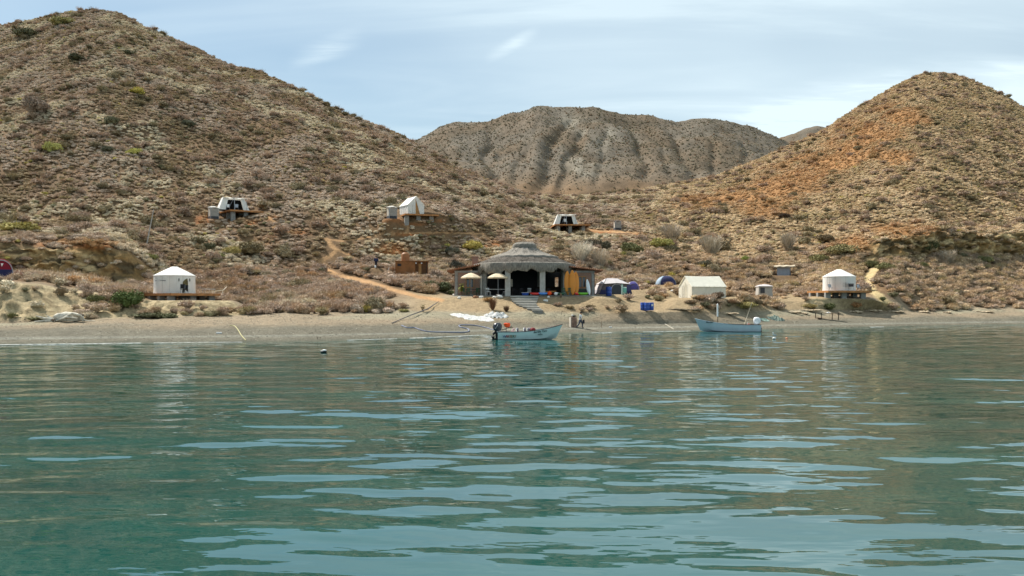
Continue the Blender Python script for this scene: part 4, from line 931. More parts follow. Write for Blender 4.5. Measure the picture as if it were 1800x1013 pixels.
t = MB().blob((0, 0, 0.22), (0.26, 0.26, 0.24), 3, 3, 0.0).tube([(0, 0, .42), (0, 0, .54)], .05, 8).build('float_ball', M_ored, None, True); t.location = ((966-900)/F*105.6, 105.6, TZ); tag(t, 'orange red round float lying in front of the brown kayak', 'float')
t = MB().blob((0, 0, 0.18), (0.22, 0.2, 0.19), 4, 3, 0.02).tube([(.16, 0, .25), (.27, 0, .3)], .05, 8).build('float_ball', M_white, None, True); t.location = ((977-900)/F*105.7, 105.7, TZ); tag(t, 'white round float at the terrace edge right of the orange one', 'float')
# white surfboard leaning on the right wing
sb = kayak(1035.5, 107.6, TZ, 1.95, mat('surfboard_white', (0.72, 0.78, 0.80), .3, .03), 'pale blue white surfboard leaning on the brick wall of the right wing', up=True, lean=-0.16, w=0.24, rz=0.2, name='surfboard', cat='surfboard', dark=False)
sb.rotation_euler = (0, rad(-7), 0.2)
t = empty('storage_crate', ((1026-900)/F*108.4, 108.4, TZ), 0, 'dark storage box below the window of the right wing', 'box'); MB().box((0, 0, .36), (1.5, .5, .72)).build('box', M_darkb, t, bevel=.03); MB().box((0, -.0, .75), (1.56, .56, .07)).build('lid', M_dgreen, t, bevel=.02)
# rocks and small white things on the bank in front
def rock(u, y, r, m, label, seed, cat='rock', sink=0.3, name='rock'):
    p = gpt(u, y); o = MB().blob((0, 0, r*0.25), (r, r*.7, r*.55), seed, 2, 0.18).build(name, m); o.location = p; o.rotation_euler = (0, 0, seed*1.3); return tag(o, label, cat)
rock(807, 525, .30, M_wstone, 'white stone on the bank below the leafy plant', 1)
rock(846, 524, .32, M_wstone, 'white stone on the bank below the wooden post', 2)
rock(878, 524, .46, M_wstone, 'flat white stone left of the top of the steps', 3)
rock(869, 524, .28, M_wstone, 'smaller white stone beside the flat one left of the steps', 4)
rock(836, 524, .36, mat('rusty_stone', (.34, .17, .09), .9, .2), 'rust coloured stone on the bank below the left parasol', 5)
rock(964, 524, .28, M_wstone, 'white stone on the bank below the orange float', 6)
rock(959, 530, .34, M_wstone, 'flat white stone lower on the bank right of the steps', 7)
rock(1044, 519, .3, M_darkb, 'dark stone on the ground right of the surfboard', 8)
rock(798, 520, .3, M_wstone, 'white stone at the left foot of the left wing', 9)
# ------------------------------------------------------------ platforms, yurts, tents on the hill
def solve_deck(ul, uc, ur, D):
    k = lambda u: (u-900)/F
    xc = k(uc)*D; a = k(ur)*D-xc; b = xc-k(ul)*D       # L(c-kr s)=a ; L(s+kl c)=b
    kr, kl = k(ur), k(ul); th = math.atan2(b+kr*0+0, 1)
    # (c-kr s)/(s+kl c)=a/b -> b c - b kr s = a s + a kl c
    th = math.atan2(b-a*kl, a+b*kr); L_ = a/(math.cos(th)-kr*math.sin(th)); return xc, th, L_
def deck(ul, uc, ur, D, ytop, pillars, label, hgt=1.2, th_=0.24):
    x, th, L_ = solve_deck(ul, uc, ur, D); z = zof(ytop, D)
    print('deck', label[:20], round(math.degrees(th)), round(L_, 2))
    t = empty('wooden_platform', (x, D, z), th, label, 'platform', 'raised wooden platforms')
    m = MB(); nb = int(L_/0.2)
    for i in range(nb): m.box((L_/2, (i+.5)*L_/nb, -0.025), (L_, L_/nb-0.012, 0.05))
    m.build('boards', M_deck, t)
    m = MB(); m.box((L_/2, 0.02, -0.05-th_/2+.02), (L_-.02, 0.06, th_)); m.box((L_/2, L_-.05, -0.05-th_/2+.02), (L_-.02, 0.06, th_)); m.box((0.02, L_/2, -0.05-th_/2+.02), (0.06, L_-.14, th_)); m.box((L_-.02, L_/2, -0.05-th_/2+.02), (0.06, L_-.14, th_))
    for i in range(1, 8): m.box((L_*i/8, L_/2, -0.05-th_/2+.01), (0.06, L_-.16, th_-.03))
    m.build('frame', M_deck, t)
    for fx in pillars:
        for fy in (0.14, 0.5, 0.86):
            p = t.location + Matrix.Rotation(th, 3, 'Z') @ Vector((fx*L_, fy*L_, 0)); g = ground(p.x, p.y); h = max(0.3, z-0.05-th_-g+0.35)
            MB().box((fx*L_, fy*L_, -0.03-th_-h/2), (0.72, 0.5, h)).build('pillar', M_conc, t, bevel=0.02)
    return t, th, L_, z
def loc_on(t, x, y): return t.location + Matrix.Rotation(t.rotation_euler.z, 3, 'Z') @ Vector((x, y, 0))
def yurt(u, D, z, r, label, door, dark_door=True):
    t = empty('yurt', ((u-900)/F*D, D, z+0.01), face(u), label, 'yurt', 'white yurts')
    R = random.Random(int(u))
    n = 72
    def wf(th, rr, zz, j): return rr*(1+0.006*math.sin(th*12)+0.004*math.sin(th*29)), zz
    MB().lathe([(r*1.02, 0.0), (r*1.005, 0.25), (r, 1.0), (r, 1.98), (r-.03, 1.98), (r-.03, .02)], n, fn=wf, cap=False).build('wall', M_canvas, t, True)
    def rf(th, rr, zz, j):
        a = (th % (math.pi/7))-math.pi/14; return rr*(1-0.012*(1-abs(a)/(math.pi/14))), zz
    MB().lathe([(r+.03, 1.90), (r+.05, 2.02), (r*.62, 2.50), (0.42, 2.97), (0.30, 3.03), (0.02, 3.04)], n, fn=rf).build('roof', M_canvas, t, True)
    # seams, window slit, ropes
    m = MB()
    for a in (-1.95, -1.45, -0.9, -0.45, 0.0): 
        aa = -math.pi/2+a*0.7+0.4; m.tube([(math.cos(aa)*(r+.012), math.sin(aa)*(r+.012), .05), (math.cos(aa)*(r+.012), math.sin(aa)*(r+.012), 1.95)], 0.010, 4)
    pts = [(math.cos(a)*(r+.03), math.sin(a)*(r+.03), 1.97) for a in np.linspace(0, 2*math.pi, 40)]; m.tube(pts, 0.015, 4)
    m.build('seams', M_seam, t)
    da = -math.pi/2+door; c, s = math.cos(da), math.sin(da)
    def onwall(a, z_, off=0.02): return (math.cos(a)*(r+off), math.sin(a)*(r+off), z_)
    if dark_door:
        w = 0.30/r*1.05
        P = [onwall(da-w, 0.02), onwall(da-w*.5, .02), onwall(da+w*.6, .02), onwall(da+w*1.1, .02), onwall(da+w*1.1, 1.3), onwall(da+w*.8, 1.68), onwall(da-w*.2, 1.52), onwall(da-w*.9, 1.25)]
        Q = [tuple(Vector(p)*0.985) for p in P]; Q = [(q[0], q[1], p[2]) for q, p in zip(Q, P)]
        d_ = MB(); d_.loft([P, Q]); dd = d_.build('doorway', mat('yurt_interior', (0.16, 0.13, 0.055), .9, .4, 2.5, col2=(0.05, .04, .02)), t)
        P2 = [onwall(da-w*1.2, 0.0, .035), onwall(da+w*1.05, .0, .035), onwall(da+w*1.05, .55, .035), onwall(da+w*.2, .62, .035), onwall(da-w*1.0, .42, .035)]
        Q2 = [(q[0]*.985, q[1]*.985, q[2]) for q in P2]; MB().loft([P2, Q2]).build('doorway_shade', M_dark, t)  # dark panels on the wall paint the dim interior behind the doorway
        # long window slit on the left
        P = [onwall(-math.pi/2-1.15+k*.08, 1.42+0.055*math.sin(math.pi*k/9.), .02) for k in range(10)]+[onwall(-math.pi/2-1.15+k*.08, 1.36+0.03*math.sin(math.pi*k/9.), .02) for k in range(9, -1, -1)]
        Q = [(q[0]*.99, q[1]*.99, q[2]) for q in P]; MB().loft([P, Q]).build('window_slit', M_darkb, t)
        for a in (da-.32, da+.26): MB().blob(onwall(a, 1.5, .05), (.05, .05, .2), 3, 2, .1).build('door_tie', M_darkb, t)
    else:
        m = MB()
        a0, a1 = da-.45, da+.12
        m.tube([onwall(a0, .05), onwall(a0, 1.9)], .012, 4).tube([onwall(a1, .05), onwall(a1, 1.9)], .012, 4).tube([onwall(a0+.1, 1.1), onwall(da, 1.6), onwall(a1, 1.85)], .01, 4)
        m.build('door_flap_edge', M_seam, t)
        m = MB().tube([onwall(da+.75, .5, .05), onwall(da+.75, 1.15, .05)], .02, 4)
        for k in range(4): m.tube([onwall(da+.55, .6+k*.15, .04), onwall(da+.95, .6+k*.15, .04)], .012, 4)
        m.build('vent_mesh', M_darkb, t)
    m = MB()
    for k in range(18):
        a = 2*math.pi*k/18; m.blob(onwall(a, 0.03, .03), (.05, .05, .05), k, 1, .1)
    m.build('hem_pegs', M_seam, t)
    return t
dk1, th1, L1, z1 = deck(253, 300, 388, 96.0, 515.5, (.08, .5, .88), 'long orange wooden platform on grey piers carrying the left yurt')
yurt(307, 100.6, z1, 2.22, 'white yurt with open dark doorway on the lower left platform', 0.52)
dk4, th4, L4, z4 = deck(1418.5, 1456, 1533, 121.0, 511, (.05, .42, .86), 'orange wooden platform on grey piers carrying the right yurt')
yurt(1475, 125.2, z4, 2.2, 'white yurt with closed door on the lower right platform', -0.35, False)
dk2, th2, L2, z2 = deck(384.6, 405, 464, 148.0, 368.2, (.12, .5, .86), 'wooden platform carrying the open fronted tent high on the left hillside')
dk3, th3, L3, z3 = deck(697.6, 712, 772, 148.0, 375.3, (.08, .42, .80), 'wooden platform carrying the closed ridge tent above the winding path')
dk5, th5, L5, z5 = deck(967, 975, 1038, 186.0, 394, (.12, .45, .82), 'wooden platform carrying the small open tent behind the thatched roof')

def ridge_tent(loc, rz, w, d, hw, hr, label, m=M_canvas, door=True, doorcol=None, grp=None, flap_lines=True, lean=0.0):
    """front gable faces -Y, ridge runs along Y"""
    t = empty('ridge_tent', loc, rz, label, 'tent', grp)
    x = w/2; o = MB(); th = 0.04
    # roof with small overhang
    P = []
    for i, yy in enumerate(np.linspace(-d/2-.08, d/2+.08, 9)):
        sag = 0.05*math.sin(math.pi*i/8.)
        P.append([(-x-.10, yy, hw-.08), (-x*.5, yy, (hw+hr)/2-sag*.8), (0, yy, hr-sag), (x*.5, yy, (hw+hr)/2-sag*.8), (x+.10, yy, hw-.08)])
    MB().sheet(P, th).build('roof', m, t, False)
    for sx in (-1, 1):
        Q = []
        for i, yy in enumerate(np.linspace(-d/2, d/2, 13)):
            b = 0.03*math.sin(i*2.1)
            Q.append([(sx*(x+b), yy, z_) for z_ in (0.0, hw*.5, hw-.03)])
        s_ = MB(); n_ = len(Q)
        s_.loft([[Q[i][0], Q[i][1], Q[i][2], (Q[i][2][0]-sx*.03, Q[i][2][1], Q[i][2][2]), (Q[i][0][0]-sx*.03, Q[i][0][1], 0)] for i in range(n_)]).build('side_wall', m, t)
    for sy in (-1, 1):
        y = sy*(d/2-.02)
        if sy < 0 and door:
            dw = w*0.13; dx = w*.10
            def gz(xx): return hw+(hr-hw)*(1-abs(xx)/x)-.05
            xs = [-x, -x*.5, 0, dx-dw]
            V = [(a, y, 0) for a in (-x, dx-dw)]+[(dx-dw, y, gz(dx-dw)), (0, y, gz(0)), (-x*.5, y, gz(-x*.5)), (-x, y, hw-.05)]
            MB().loft([V, [(v[0], v[1]+.03, v[2]) for v in V]]).build('front_panel', m, t)
            V = [(dx+dw*1.1, y, 0), (x, y, 0), (x, y, hw-.05), (x*.55, y, gz(x*.55)), (dx-dw, y, gz(dx-dw)-.01), (dx-dw+.02, y, gz(dx-dw)-.3)]
            MB().loft([V, [(v[0], v[1]+.03, v[2]) for v in V]]).build('front_panel', m, t)
            V = [(dx-dw, y+.06, 0), (dx+dw*1.1, y+.06, 0), (dx+dw*1.1, y+.06, hw+.1), (dx-dw+.02, y+.06, gz(dx-dw)-.25)]
            MB().loft([V, [(v[0], v[1]+.03, v[2]) for v in V]]).build('door', doorcol or M_dark, t)
        else:
            V = [(-x, y, 0), (x, y, 0), (x, y, hw-.05), (0, y, hr-.05), (-x, y, hw-.05)]
            MB().loft([V, [(v[0], v[1]-sy*.03, v[2]) for v in V]]).build('back_panel' if sy > 0 else 'front_panel', m, t)
    if flap_lines:
        f_ = MB()
        for xx in (-w*.22, -w*.08): f_.tube([(xx, -d/2-.01, .1), (xx+.02, -d/2-.01, hw)], .018, 4)
        for k in range(5): f_.box((-w*.15, -d/2-.0, .25+k*.35), (.1, .02, .05))
        f_.box((-w*.42, -d/2, .55), (.22, .02, .06)).box((-w*.38, -d/2, .38), (.32, .02, .05))
        f_.build('door_ties', M_seam, t)
    return t
p = loc_on(dk3, L3*.38, L3*.52); 
ridge_tent((((724-900)/F)*150.6, 150.6, z3+.01), th3+rad(9), 2.95, 3.6, 1.55, 3.0, 'white ridge tent with brown doorway on the platform above the winding path', doorcol=M_owood)
def open_tent(u, D, z, rz, s, label):
    t = empty('open_tent', ((u-900)/F*D, D, z+.01), rz, label, 'tent', 'open fronted canvas tents on platforms')
    w0, w1, d0, d1, h = 2.55*s, 1.75*s, 1.9*s, .9*s, 2.15*s
    def quad(a, b, c, d_, nm, m, th=.03):
        V = [Vector(q) for q in (a, b, c, d_)]; n = (V[1]-V[0]).cross(V[3]-V[0]).normalized()*th; MB().loft([V, [v+n for v in V]]).build(nm, m, t)
    quad((-w0, -d0, 0), (-w0, d0, 0), (-w1, d1, h), (-w1, -d1*1.5, h), 'side_wall', M_canvas)
    quad((w0, -d0, 0), (w0, d0, 0), (w1, d1, h), (w1, -d1*1.5, h), 'side_wall', M_canvas)
    quad((-w0, d0, 0), (w0, d0, 0), (w1, d1, h), (-w1, d1, h), 'back_wall', M_canvas)
    # front side panels, pulled open
    quad((-w0, -d0, 0), (-w0*.56, -d0, 0), (-w1*.50, -d1*1.5, h*.98), (-w1, -d1*1.5, h), 'front_panel', M_canvas)
    quad((w0, -d0, 0), (w0*.62, -d0, 0), (w1*.66, -d1*1.5, h*.98), (w1, -d1*1.5, h), 'front_panel', M_canvas)
    P = []
    for i, x in enumerate(np.linspace(-w1, w1*1.25, 9)): P.append([(x, y, h+0.02-.16*s*abs(math.sin(i*.85))*(1 if k == 0 else 0)+.10*k*(2-k)) for k, y in enumerate((-d1*1.9, -d1*.2, d1))])
    MB().sheet(P, .03).build('roof', M_canvas, t)
    quad((-w0*.84, d0*.6, 0.02), (w0*.84, d0*.6, .02), (w1*.84, d1*.6, h*.92), (-w1*.84, d1*.6, h*.92), 'interior_shade', M_dark)  # dark sheet stands in for the shade inside the tent
    m = MB(); m.tube([(0.05*s, -d0, 0), (0.05*s, -d1*1.9, h)], .05, 6); m.tube([(-w0*.33, -d0, .4), (0.0, -d1*1.9, h)], .03, 5); m.tube([(w1*1.2, -d0, 0), (w1*1.22, -d1*1.9, h*.97)], .025, 5)
    m.build('poles', M_metal, t)
    return t
open_tent(408.5, 150.6, z2, th2-rad(10), 0.97, 'open fronted white canvas tent with sagging awning, highest on the left hill')
open_tent(993.5, 188.6, z5, th5-rad(2), 0.98, 'small open fronted white tent on the platform behind the restaurant roof')
# furniture on the platforms
def stool(u, D, z, s, m, label, cat='chair', name='folding_chair', rz=0.3):
    t = empty(name, ((u-900)/F*D, D, z+.01), rz, label, cat)
    MB().box((0, 0, .42*s), (.5*s, .45*s, .04)).build('seat', m, t); MB().box((0, .2*s, .75*s), (.5*s, .03, .5*s), rx=-.15).build('backrest', m, t)
    for sx in (-1, 1): MB().tube([(sx*.24*s, -.2*s, 0), (sx*.24*s, .22*s, .95*s)], .018, 5).tube([(sx*.24*s, .22*s, 0), (sx*.24*s, -.22*s, .6*s)], .018, 5).build('leg', M_metal, t)
    return t
stool(401, 148.4, z2, .9, M_white, 'pale folding chair at the open front of the highest tent')
stool(416, 149.6, z2, 1.05, M_metal, 'grey folding chair inside the highest open tent')
stool(321, 97.6, z1, 1.0, M_dark, 'black folding chair left of the doorway of the left yurt')
stool(327, 98.0, z1, .9, M_dark, 'black folding chair right of the doorway of the left yurt')
stool(1459.5, 122.4, z4, .9, M_metal, 'wire folding chair in front of the right yurt')
stool(1510, 124.5, z4, .9, M_metal, 'wire folding chair on the right end of the right yurt platform')
stool(994, 185.9+1, z5, 1.2, M_white, 'pale folding chair in the mouth of the small tent behind the restaurant')
t = empty('low_table', ((1496-900)/F*122.8, 122.8, z4+.01), face(1496), 'small slatted grey table against the right side of the right yurt', 'table'); MB().box((0, 0, .95), (.75, .5, .05)).box((0, -.2, .72), (.7, .03, .35)).build('top', M_darkb, t)
for sx in (-1, 1):
    for sy in (-1, 1): MB().tube([(sx*.33, sy*.2, 0), (sx*.33, sy*.2, .95)], .02, 5).build('leg', M_metal, t)
t = empty('low_table', ((367-900)/F*99.4, 99.4, z1+.01), th1, 'low pale table on the right end of the left yurt platform', 'table'); MB().box((0, 0, .48), (1.3, .6, .04)).build('top', M_white, t)
for sx in (-1, 1):
    for sy in (-1, 1): MB().tube([(sx*.6, sy*.25, 0), (sx*.6, sy*.25, .47)], .018, 5).build('leg', M_metal, t)
m = MB(); m.box((0, 0, .3), (.55, 1.3, .05), rx=.15); m.box((0, .75, .55), (.55, .6, .05), rx=.8); m.tube([(-.25, -.55, .25), (-.25, -.6, 0)], .02).tube([(.25, -.55, .25), (.25, -.6, 0)], .02).tube([(-.25, .5, .35), (-.25, .5, 0)], .02).tube([(.25, .5, .35), (.25, .5, 0)], .02)
t = m.build('deck_chair', M_canvas_c); t.location = ((383-900)/F*100.4, 100.4, z1+.01); t.rotation_euler = (0, 0, -1.2); tag(t, 'cream reclining deck chair at the far right end of the left yurt platform', 'deck chair')
for k, u in enumerate((288, 291)):
    t = MB().blob((0, 0, .07), (.14, .1, .08), k+1, 2, .1).build('pair_of_shoes', M_wstone); t.location = ((u-900)/F*(98.6+k*.1), 98.6+k*.1, z1+.01); tag(t, ['pale shoe on the boards at the left yurt wall', 'second pale shoe on the boards, closer to the yurt doorway'][k], 'shoe')

# outhouses
def outhouse(u, D, ybase, s, label, rot=0.35, roofm=M_concl):
    z = ground((u-900)/F*D, D); z = max(z, zof(ybase, D))
    t = empty('outhouse', ((u-900)/F*D, D, z-.1), face(u)+rot, label, 'outhouse', 'small grey outhouses on the hill')
    MB().box((0, 0, .30*s), (1.36*s, 1.36*s, .60*s)).build('base', M_darkb, t)
    MB().box((0, 0, 1.32*s), (1.32*s, 1.32*s, 1.46*s), taper=.985).build('cabin', M_render, t, bevel=.02)
    MB().box((-.664*s, 0, 1.3*s), (.03, .8*s, 1.35*s)).build('door', M_lrender, t)
    MB().lathe([(1.05*s, 2.06*s), (1.05*s, 2.10*s), (.35*s, 2.36*s), (.02, 2.38*s)], 4).build('roof', roofm, t)
    for sx in (-1, 1): MB().tube([(sx*.69*s, -.70*s, -.2), (sx*.69*s, -.70*s, 2.08*s)], .03, 5).build('corner_post', M_metal, t)
    return t
outhouse(375, 148, 386, .98, 'grey outhouse with pyramid roof beside the highest platform on the left hill')
outhouse(688.5, 149, 385.5, .98, 'grey outhouse left of the closed ridge tent on the hill')
outhouse(1085, 187, 405, .95, 'lone grey outhouse standing uphill right of the restaurant', rot=.25, roofm=M_dwood)

# ------------------------------------------------------------ wall tent, camping tents
t = ridge_tent((((1234-900)/F)*116.5, 116.5, ground(((1234-900)/F)*116.5, 116.5)-.12), face(1234)-rad(62), 3.7, 4.9, 1.65, 3.0, 'large cream wall tent with closed doorway on the flat right of the barrels', M_canvas_c, door=False)
m = MB()
for k in range(7): m.tube([(1.9, -2.2+k*.75, 1.62), (1.93, -2.2+k*.75, 1.55)], .03, 4)
m.build('eave_toggles', M_seam, t)
m = MB(); m.tube([(0.05, -2.49, 0), (0.05, -2.49, 2.2)], .03, 4).tube([(0.5, -2.49, 0), (.45, -2.49, 1.9)], .03, 4).tube([(-.5, -2.49, 0), (-.4, -2.49, 1.9)], .02, 4); m.build('door_flap', M_canvas_c, t)
M_tgrey = mat('grey_tent_cloth', (.32, .31, .34), .8, .08); M_tlil = mat('pale_tent_cloth', (.62, .57, .56), .8, .08, transl=.15); M_tdark = mat('taupe_tent_mesh', (.115, .09, .085), .9, .15); M_navy = mat('navy_tent_cloth', (.022, .025, .085), .8, .1); M_purp = mat('violet_tent_cloth', (.07, .06, .22), .8, .1); M_lil2 = mat('lilac_tent_cloth', (.58, .52, .68), .8, .06, transl=.15); M_bluegrey = mat('blue_grey_tent_cloth', (.30, .38, .46), .7, .05, transl=.1); M_maroon = mat('maroon_tent_cloth', (.22, .012, .03), .8, .1); M_pink = mat('red_tent_roof', (.62, .06, .08), .7, .1, transl=.1)
def lerp3(a, b, f): return Vector(a)*(1-f)+Vector(b)*f
def family_tent():
    D = 117; u = 1077
    t = empty('cabin_tent', ((u-900)/F*D, D, ground((u-900)/F*D, D)), face(u)+rad(22), 'large family cabin tent with pale roof and taupe mesh front', 'tent')
    # base and eave outlines (local metres)
    bw, bd = 2.15, 1.5; ew, ed, eh = 1.75, 1.25, 1.45; rh = 2.15
    bl = [(-bw-.35, -bd, 0), (bw, -bd, 0), (bw, bd, 0), (-bw-.35, bd, 0)]; el = [(-ew, -ed, eh), (ew+.05, -ed, eh), (ew, ed, eh), (-ew, ed, eh)]
    def panel(a, b, c, d_, nm, m, off=0.0, par=None, sub=1):
        V = [Vector(q) for q in (a, b, c, d_)]; n = (V[1]-V[0]).cross(V[3]-V[0]).normalized(); V = [v+n*off for v in V]; return MB().loft([V, [v-n*.03 for v in V]]).build(nm, m, par or t)
    f1 = .42
    for i, (nm, up, lo) in enumerate((('front_wall', M_tdark, M_navy), ('side_wall', M_tdark, M_navy), ('back_wall', M_tlil, M_tgrey), ('side_wall', M_tlil, M_tgrey))):
        a, b = bl[i], bl[(i+1) % 4]; d_, c = el[i], el[(i+1) % 4]
        am, bm_ = lerp3(a, d_, f1), lerp3(b, c, f1)
        panel(a, b, bm_, am, nm, lo); panel(am, bm_, c, d_, nm, up)
    # window on left wall, door on the front
    a, b = Vector(el[3]), Vector(el[0]); lo_a, lo_b = lerp3(bl[3], el[3], f1+.05), lerp3(bl[0], el[0], f1+.05)
    panel(lerp3(lo_a, lo_b, .42), lerp3(lo_a, lo_b, .68), lerp3(lerp3(lo_a, a, .8), lerp3(lo_b, b, .8), .68), lerp3(lerp3(lo_a, a, .8), lerp3(lo_b, b, .8), .42), 'window', M_tgrey, .03)
    P0 = [lerp3(bl[0], bl[1], f) for f in (.24, .74)]; P1 = [lerp3(el[0], el[1], f) for f in (.28, .70)]
    m = MB(); n = 12; pts = []
    for k in range(n+1):
        f = k/float(n); x = -0.95+1.95*f; h = 1.32*(1-abs(2*f-1)**3.5); pts.append((x, -1.53+0.17*h, h+.02))
    m.tube(pts, .035, 5); m.build('door_trim', M_tlil, t)
    V = [(p[0], p[1]+.015, p[2]) for p in pts]; MB().loft([V, [(v[0], v[1]+.02, v[2]) for v in V]]).build('door', M_darkb, t)
    # roof: hipped with soft ridge
    hub = [(-.9, 0, rh), (.75, 0, rh-.05)]
    roof = MB(); e = [Vector(q) for q in el]; eo = [v+Vector((v.x*.06, v.y*.08, -.06)) for v in e]
    roof.add([eo[0], eo[1], eo[2], eo[3], Vector(hub[0]), Vector(hub[1]), (eo[0]+eo[1])/2+Vector((0, -.05, .12)), (Vector(hub[0])+Vector(hub[1]))/2+Vector((0, 0, .04))], [[0, 6, 7, 4], [6, 1, 5, 7], [1, 2, 5], [2, 3, 4, 7, 5], [3, 0, 4]])
    r_ = roof.build('roof', M_tlil, t); so_ = r_.modifiers.new('cloth', 'SOLIDIFY'); so_.thickness = .03
    m = MB()
    for i in range(4): m.tube([bl[i], el[i]], .03, 5)
    m.tube([el[0], hub[0]], .03, 5).tube([el[1], hub[1]], .03, 5); m.build('poles', M_darkb, t)
family_tent()
def dome(u, D, w, d, h, ma, mb, rz, label, z=None, fly=None, door=None):
    p = at(u, D); t = empty('dome_tent', (p.x, p.y, (z if z is not None else p.z)-.05), rz, label, 'tent')
    nseg = 20; sides = {0: MB(), 1: MB()}
    rings = []
    for j in range(9):
        f = j/8.; row = []
        for k in range(24):
            a = 2*math.pi*k/24+math.pi/4*0; e = 0.62; cx = math.copysign(abs(math.cos(a))**e, math.cos(a)); cy = math.copysign(abs(math.sin(a))**e, math.sin(a)); s = math.cos(f*math.pi/2)**.85; row.append(Vector((cx*w/2*s, cy*d/2*s, h*math.sin(f*math.pi/2))))
        rings.append(row)
    for j in range(8):
        for k in range(24):
            q = [rings[j][k], rings[j][(k+1) % 24], rings[j+1][(k+1) % 24], rings[j+1][k]]
            a = 2*math.pi*(k+.5)/24; front = (math.sin(a) < -0.35 and math.cos(a) > -0.62)
            sides[1 if front else 0].add(q, [[0, 1, 2, 3]])
    for key, nm, mm in ((0, 'canopy', ma), (1, 'front_panel', mb)):
        o = sides[key].build(nm, mm, t, True, weld=True); s_ = o.modifiers.new('cloth', 'SOLIDIFY'); s_.thickness = .02
    m = MB()
    for a0 in (math.pi/4, 3*math.pi/4):
        pts = []
        for j in range(17):
            f = -1+j/8.; s = math.cos(f*math.pi/2)**.85 if abs(f) < 1 else 0
            e = .62; cx = math.copysign(abs(math.cos(a0))**e, math.cos(a0)); cy = math.copysign(abs(math.sin(a0))**e, math.sin(a0)); g = (1-abs(f)); 
            ang = (1-abs(f))*math.pi/2; s = math.cos(ang)**.85; sg = 1 if f > 0 else -1
            pts.append((cx*w/2*s*sg*1.01, cy*d/2*s*sg*1.01, h*math.sin(ang)*1.01+.01))
        m.tube(pts, .025, 5)
    m.build('poles', M_white if fly is None else fly, t, True)
    if door:
        pts = []
        m = MB(); n = 10
        V = [(-.1+.75*math.cos(math.pi*k/n), -d/2*.80+.05*0-.12*(1-math.sin(math.pi*k/n))*1.2, .08+h*.62*math.sin(math.pi*k/n)) for k in range(n+1)]
        MB().loft([V, [(v[0], v[1]+.04, v[2]) for v in V]]).build('door', door, t)
    return t
dome(1112, 124, 1.85, 1.9, 1.22, M_lil2, M_purp, face(1112)+.15, 'small lilac and violet dome tent behind the family cabin tent', door=M_tdark, fly=M_lil2)
dome(1170.5, 133, 3.0, 2.4, 1.42, M_bluegrey, M_navy, face(1170)+.35, 'blue grey dome tent with dark front on the slope left of the wall tent', fly=M_bluegrey, door=M_darkb)
# red and navy tent cut by the left edge of the photo
p = at(2, 97.5); t = empty('cabin_tent', (p.x, p.y, p.z-.05), face(0), 'maroon and navy tent at the left edge on top of the clay bank', 'tent')
dA = MB(); 
def arch(w_, h_, y, n=14): return [(w_*math.cos(math.pi*k/n)*(1.0), y, h_*math.sin(math.pi*k/n)**.62) for k in range(n+1)]
MB().loft([[(x*1.06, y, z*.98) for x, y, z in arch(1.12, 2.3, -1.2)], arch(1.12, 2.3, 0), [(x*.95, y, z*.9) for x, y, z in arch(1.12, 2.3, 1.2)]], closed=True).build('shell', M_pink, t, True)
V = [(x, y, z) for x, y, z in arch(1.08, 2.05, -1.24)]; MB().loft([V, [(v[0], v[1]+.03, v[2]) for v in V]]).build('front_wall', M_maroon, t)
MB().box((0, -1.26, .55), (2.2, .04, 1.1)).build('lower_panel', M_navy, t); m = MB(); m.tube(arch(1.14, 2.1, -1.27), .06, 5).build('door_arch', M_tgrey, t, True)
MB().add([(-.05, -1.28, 1.75), (.22, -1.28, 1.75), (.06, -1.28, 1.4)], [[0, 1, 2]]).build('white_tag', M_white, t)
# toilet tent
p = at(1343, 123.6); t = empty('shower_tent', (p.x, p.y, p.z-.05), face(1343)+.25, 'small upright grey tent with dark window, alone right of the wall tent', 'tent')
MB().box((0, 0, .95), (2.05, 1.8, 1.7), taper=.90).build('walls', mat('pale_grey_cloth', (.40, .37, .33), .8, .08), t, bevel=.05); MB().box((0.0, 0, .14), (2.12, 1.86, .32)).build('skirt', M_darkb, t)
MB().lathe([(1.40, 1.74), (1.42, 1.86), (.7, 2.05), (.05, 2.12)], 4).build('roof', M_tlil, t).rotation_euler = (0, 0, math.pi/4)
MB().box((-.42, -.87, 1.25), (.6, .04, .75)).build('window', M_darkb, t)
# far shed with straw roof
p = at(1379, 148.5); t = empty('shed', (p.x, p.y, p.z-.1), face(1379)-.1, 'small blue grey shed with pale straw roof up the slope', 'shed')
MB().box((-.1, 0, .75), (2.0, 1.8, 1.7)).build('wall', mat('blue_grey_sheet', (.34, .37, .42), .6, .08), t)
P = [[(x, y, 1.62+.12*math.sin(x*5+y)*.3+(0.22 if k == 1 else 0)+.05*random.random()) for k, y in enumerate((-1.5, 0, 1.5))] for x in np.linspace(-1.6, 1.75, 14)]
MB().sheet(P, .16).build('straw_roof', mat('straw', (.56, .47, .34), .95, .25, 8, .04, 12), t)
m = MB()
for x in (-1.4, 1.5): m.tube([(x, -1.3, 0), (x, -1.3, 1.6)], .05, 6)
m.build('posts', M_dwood, t)

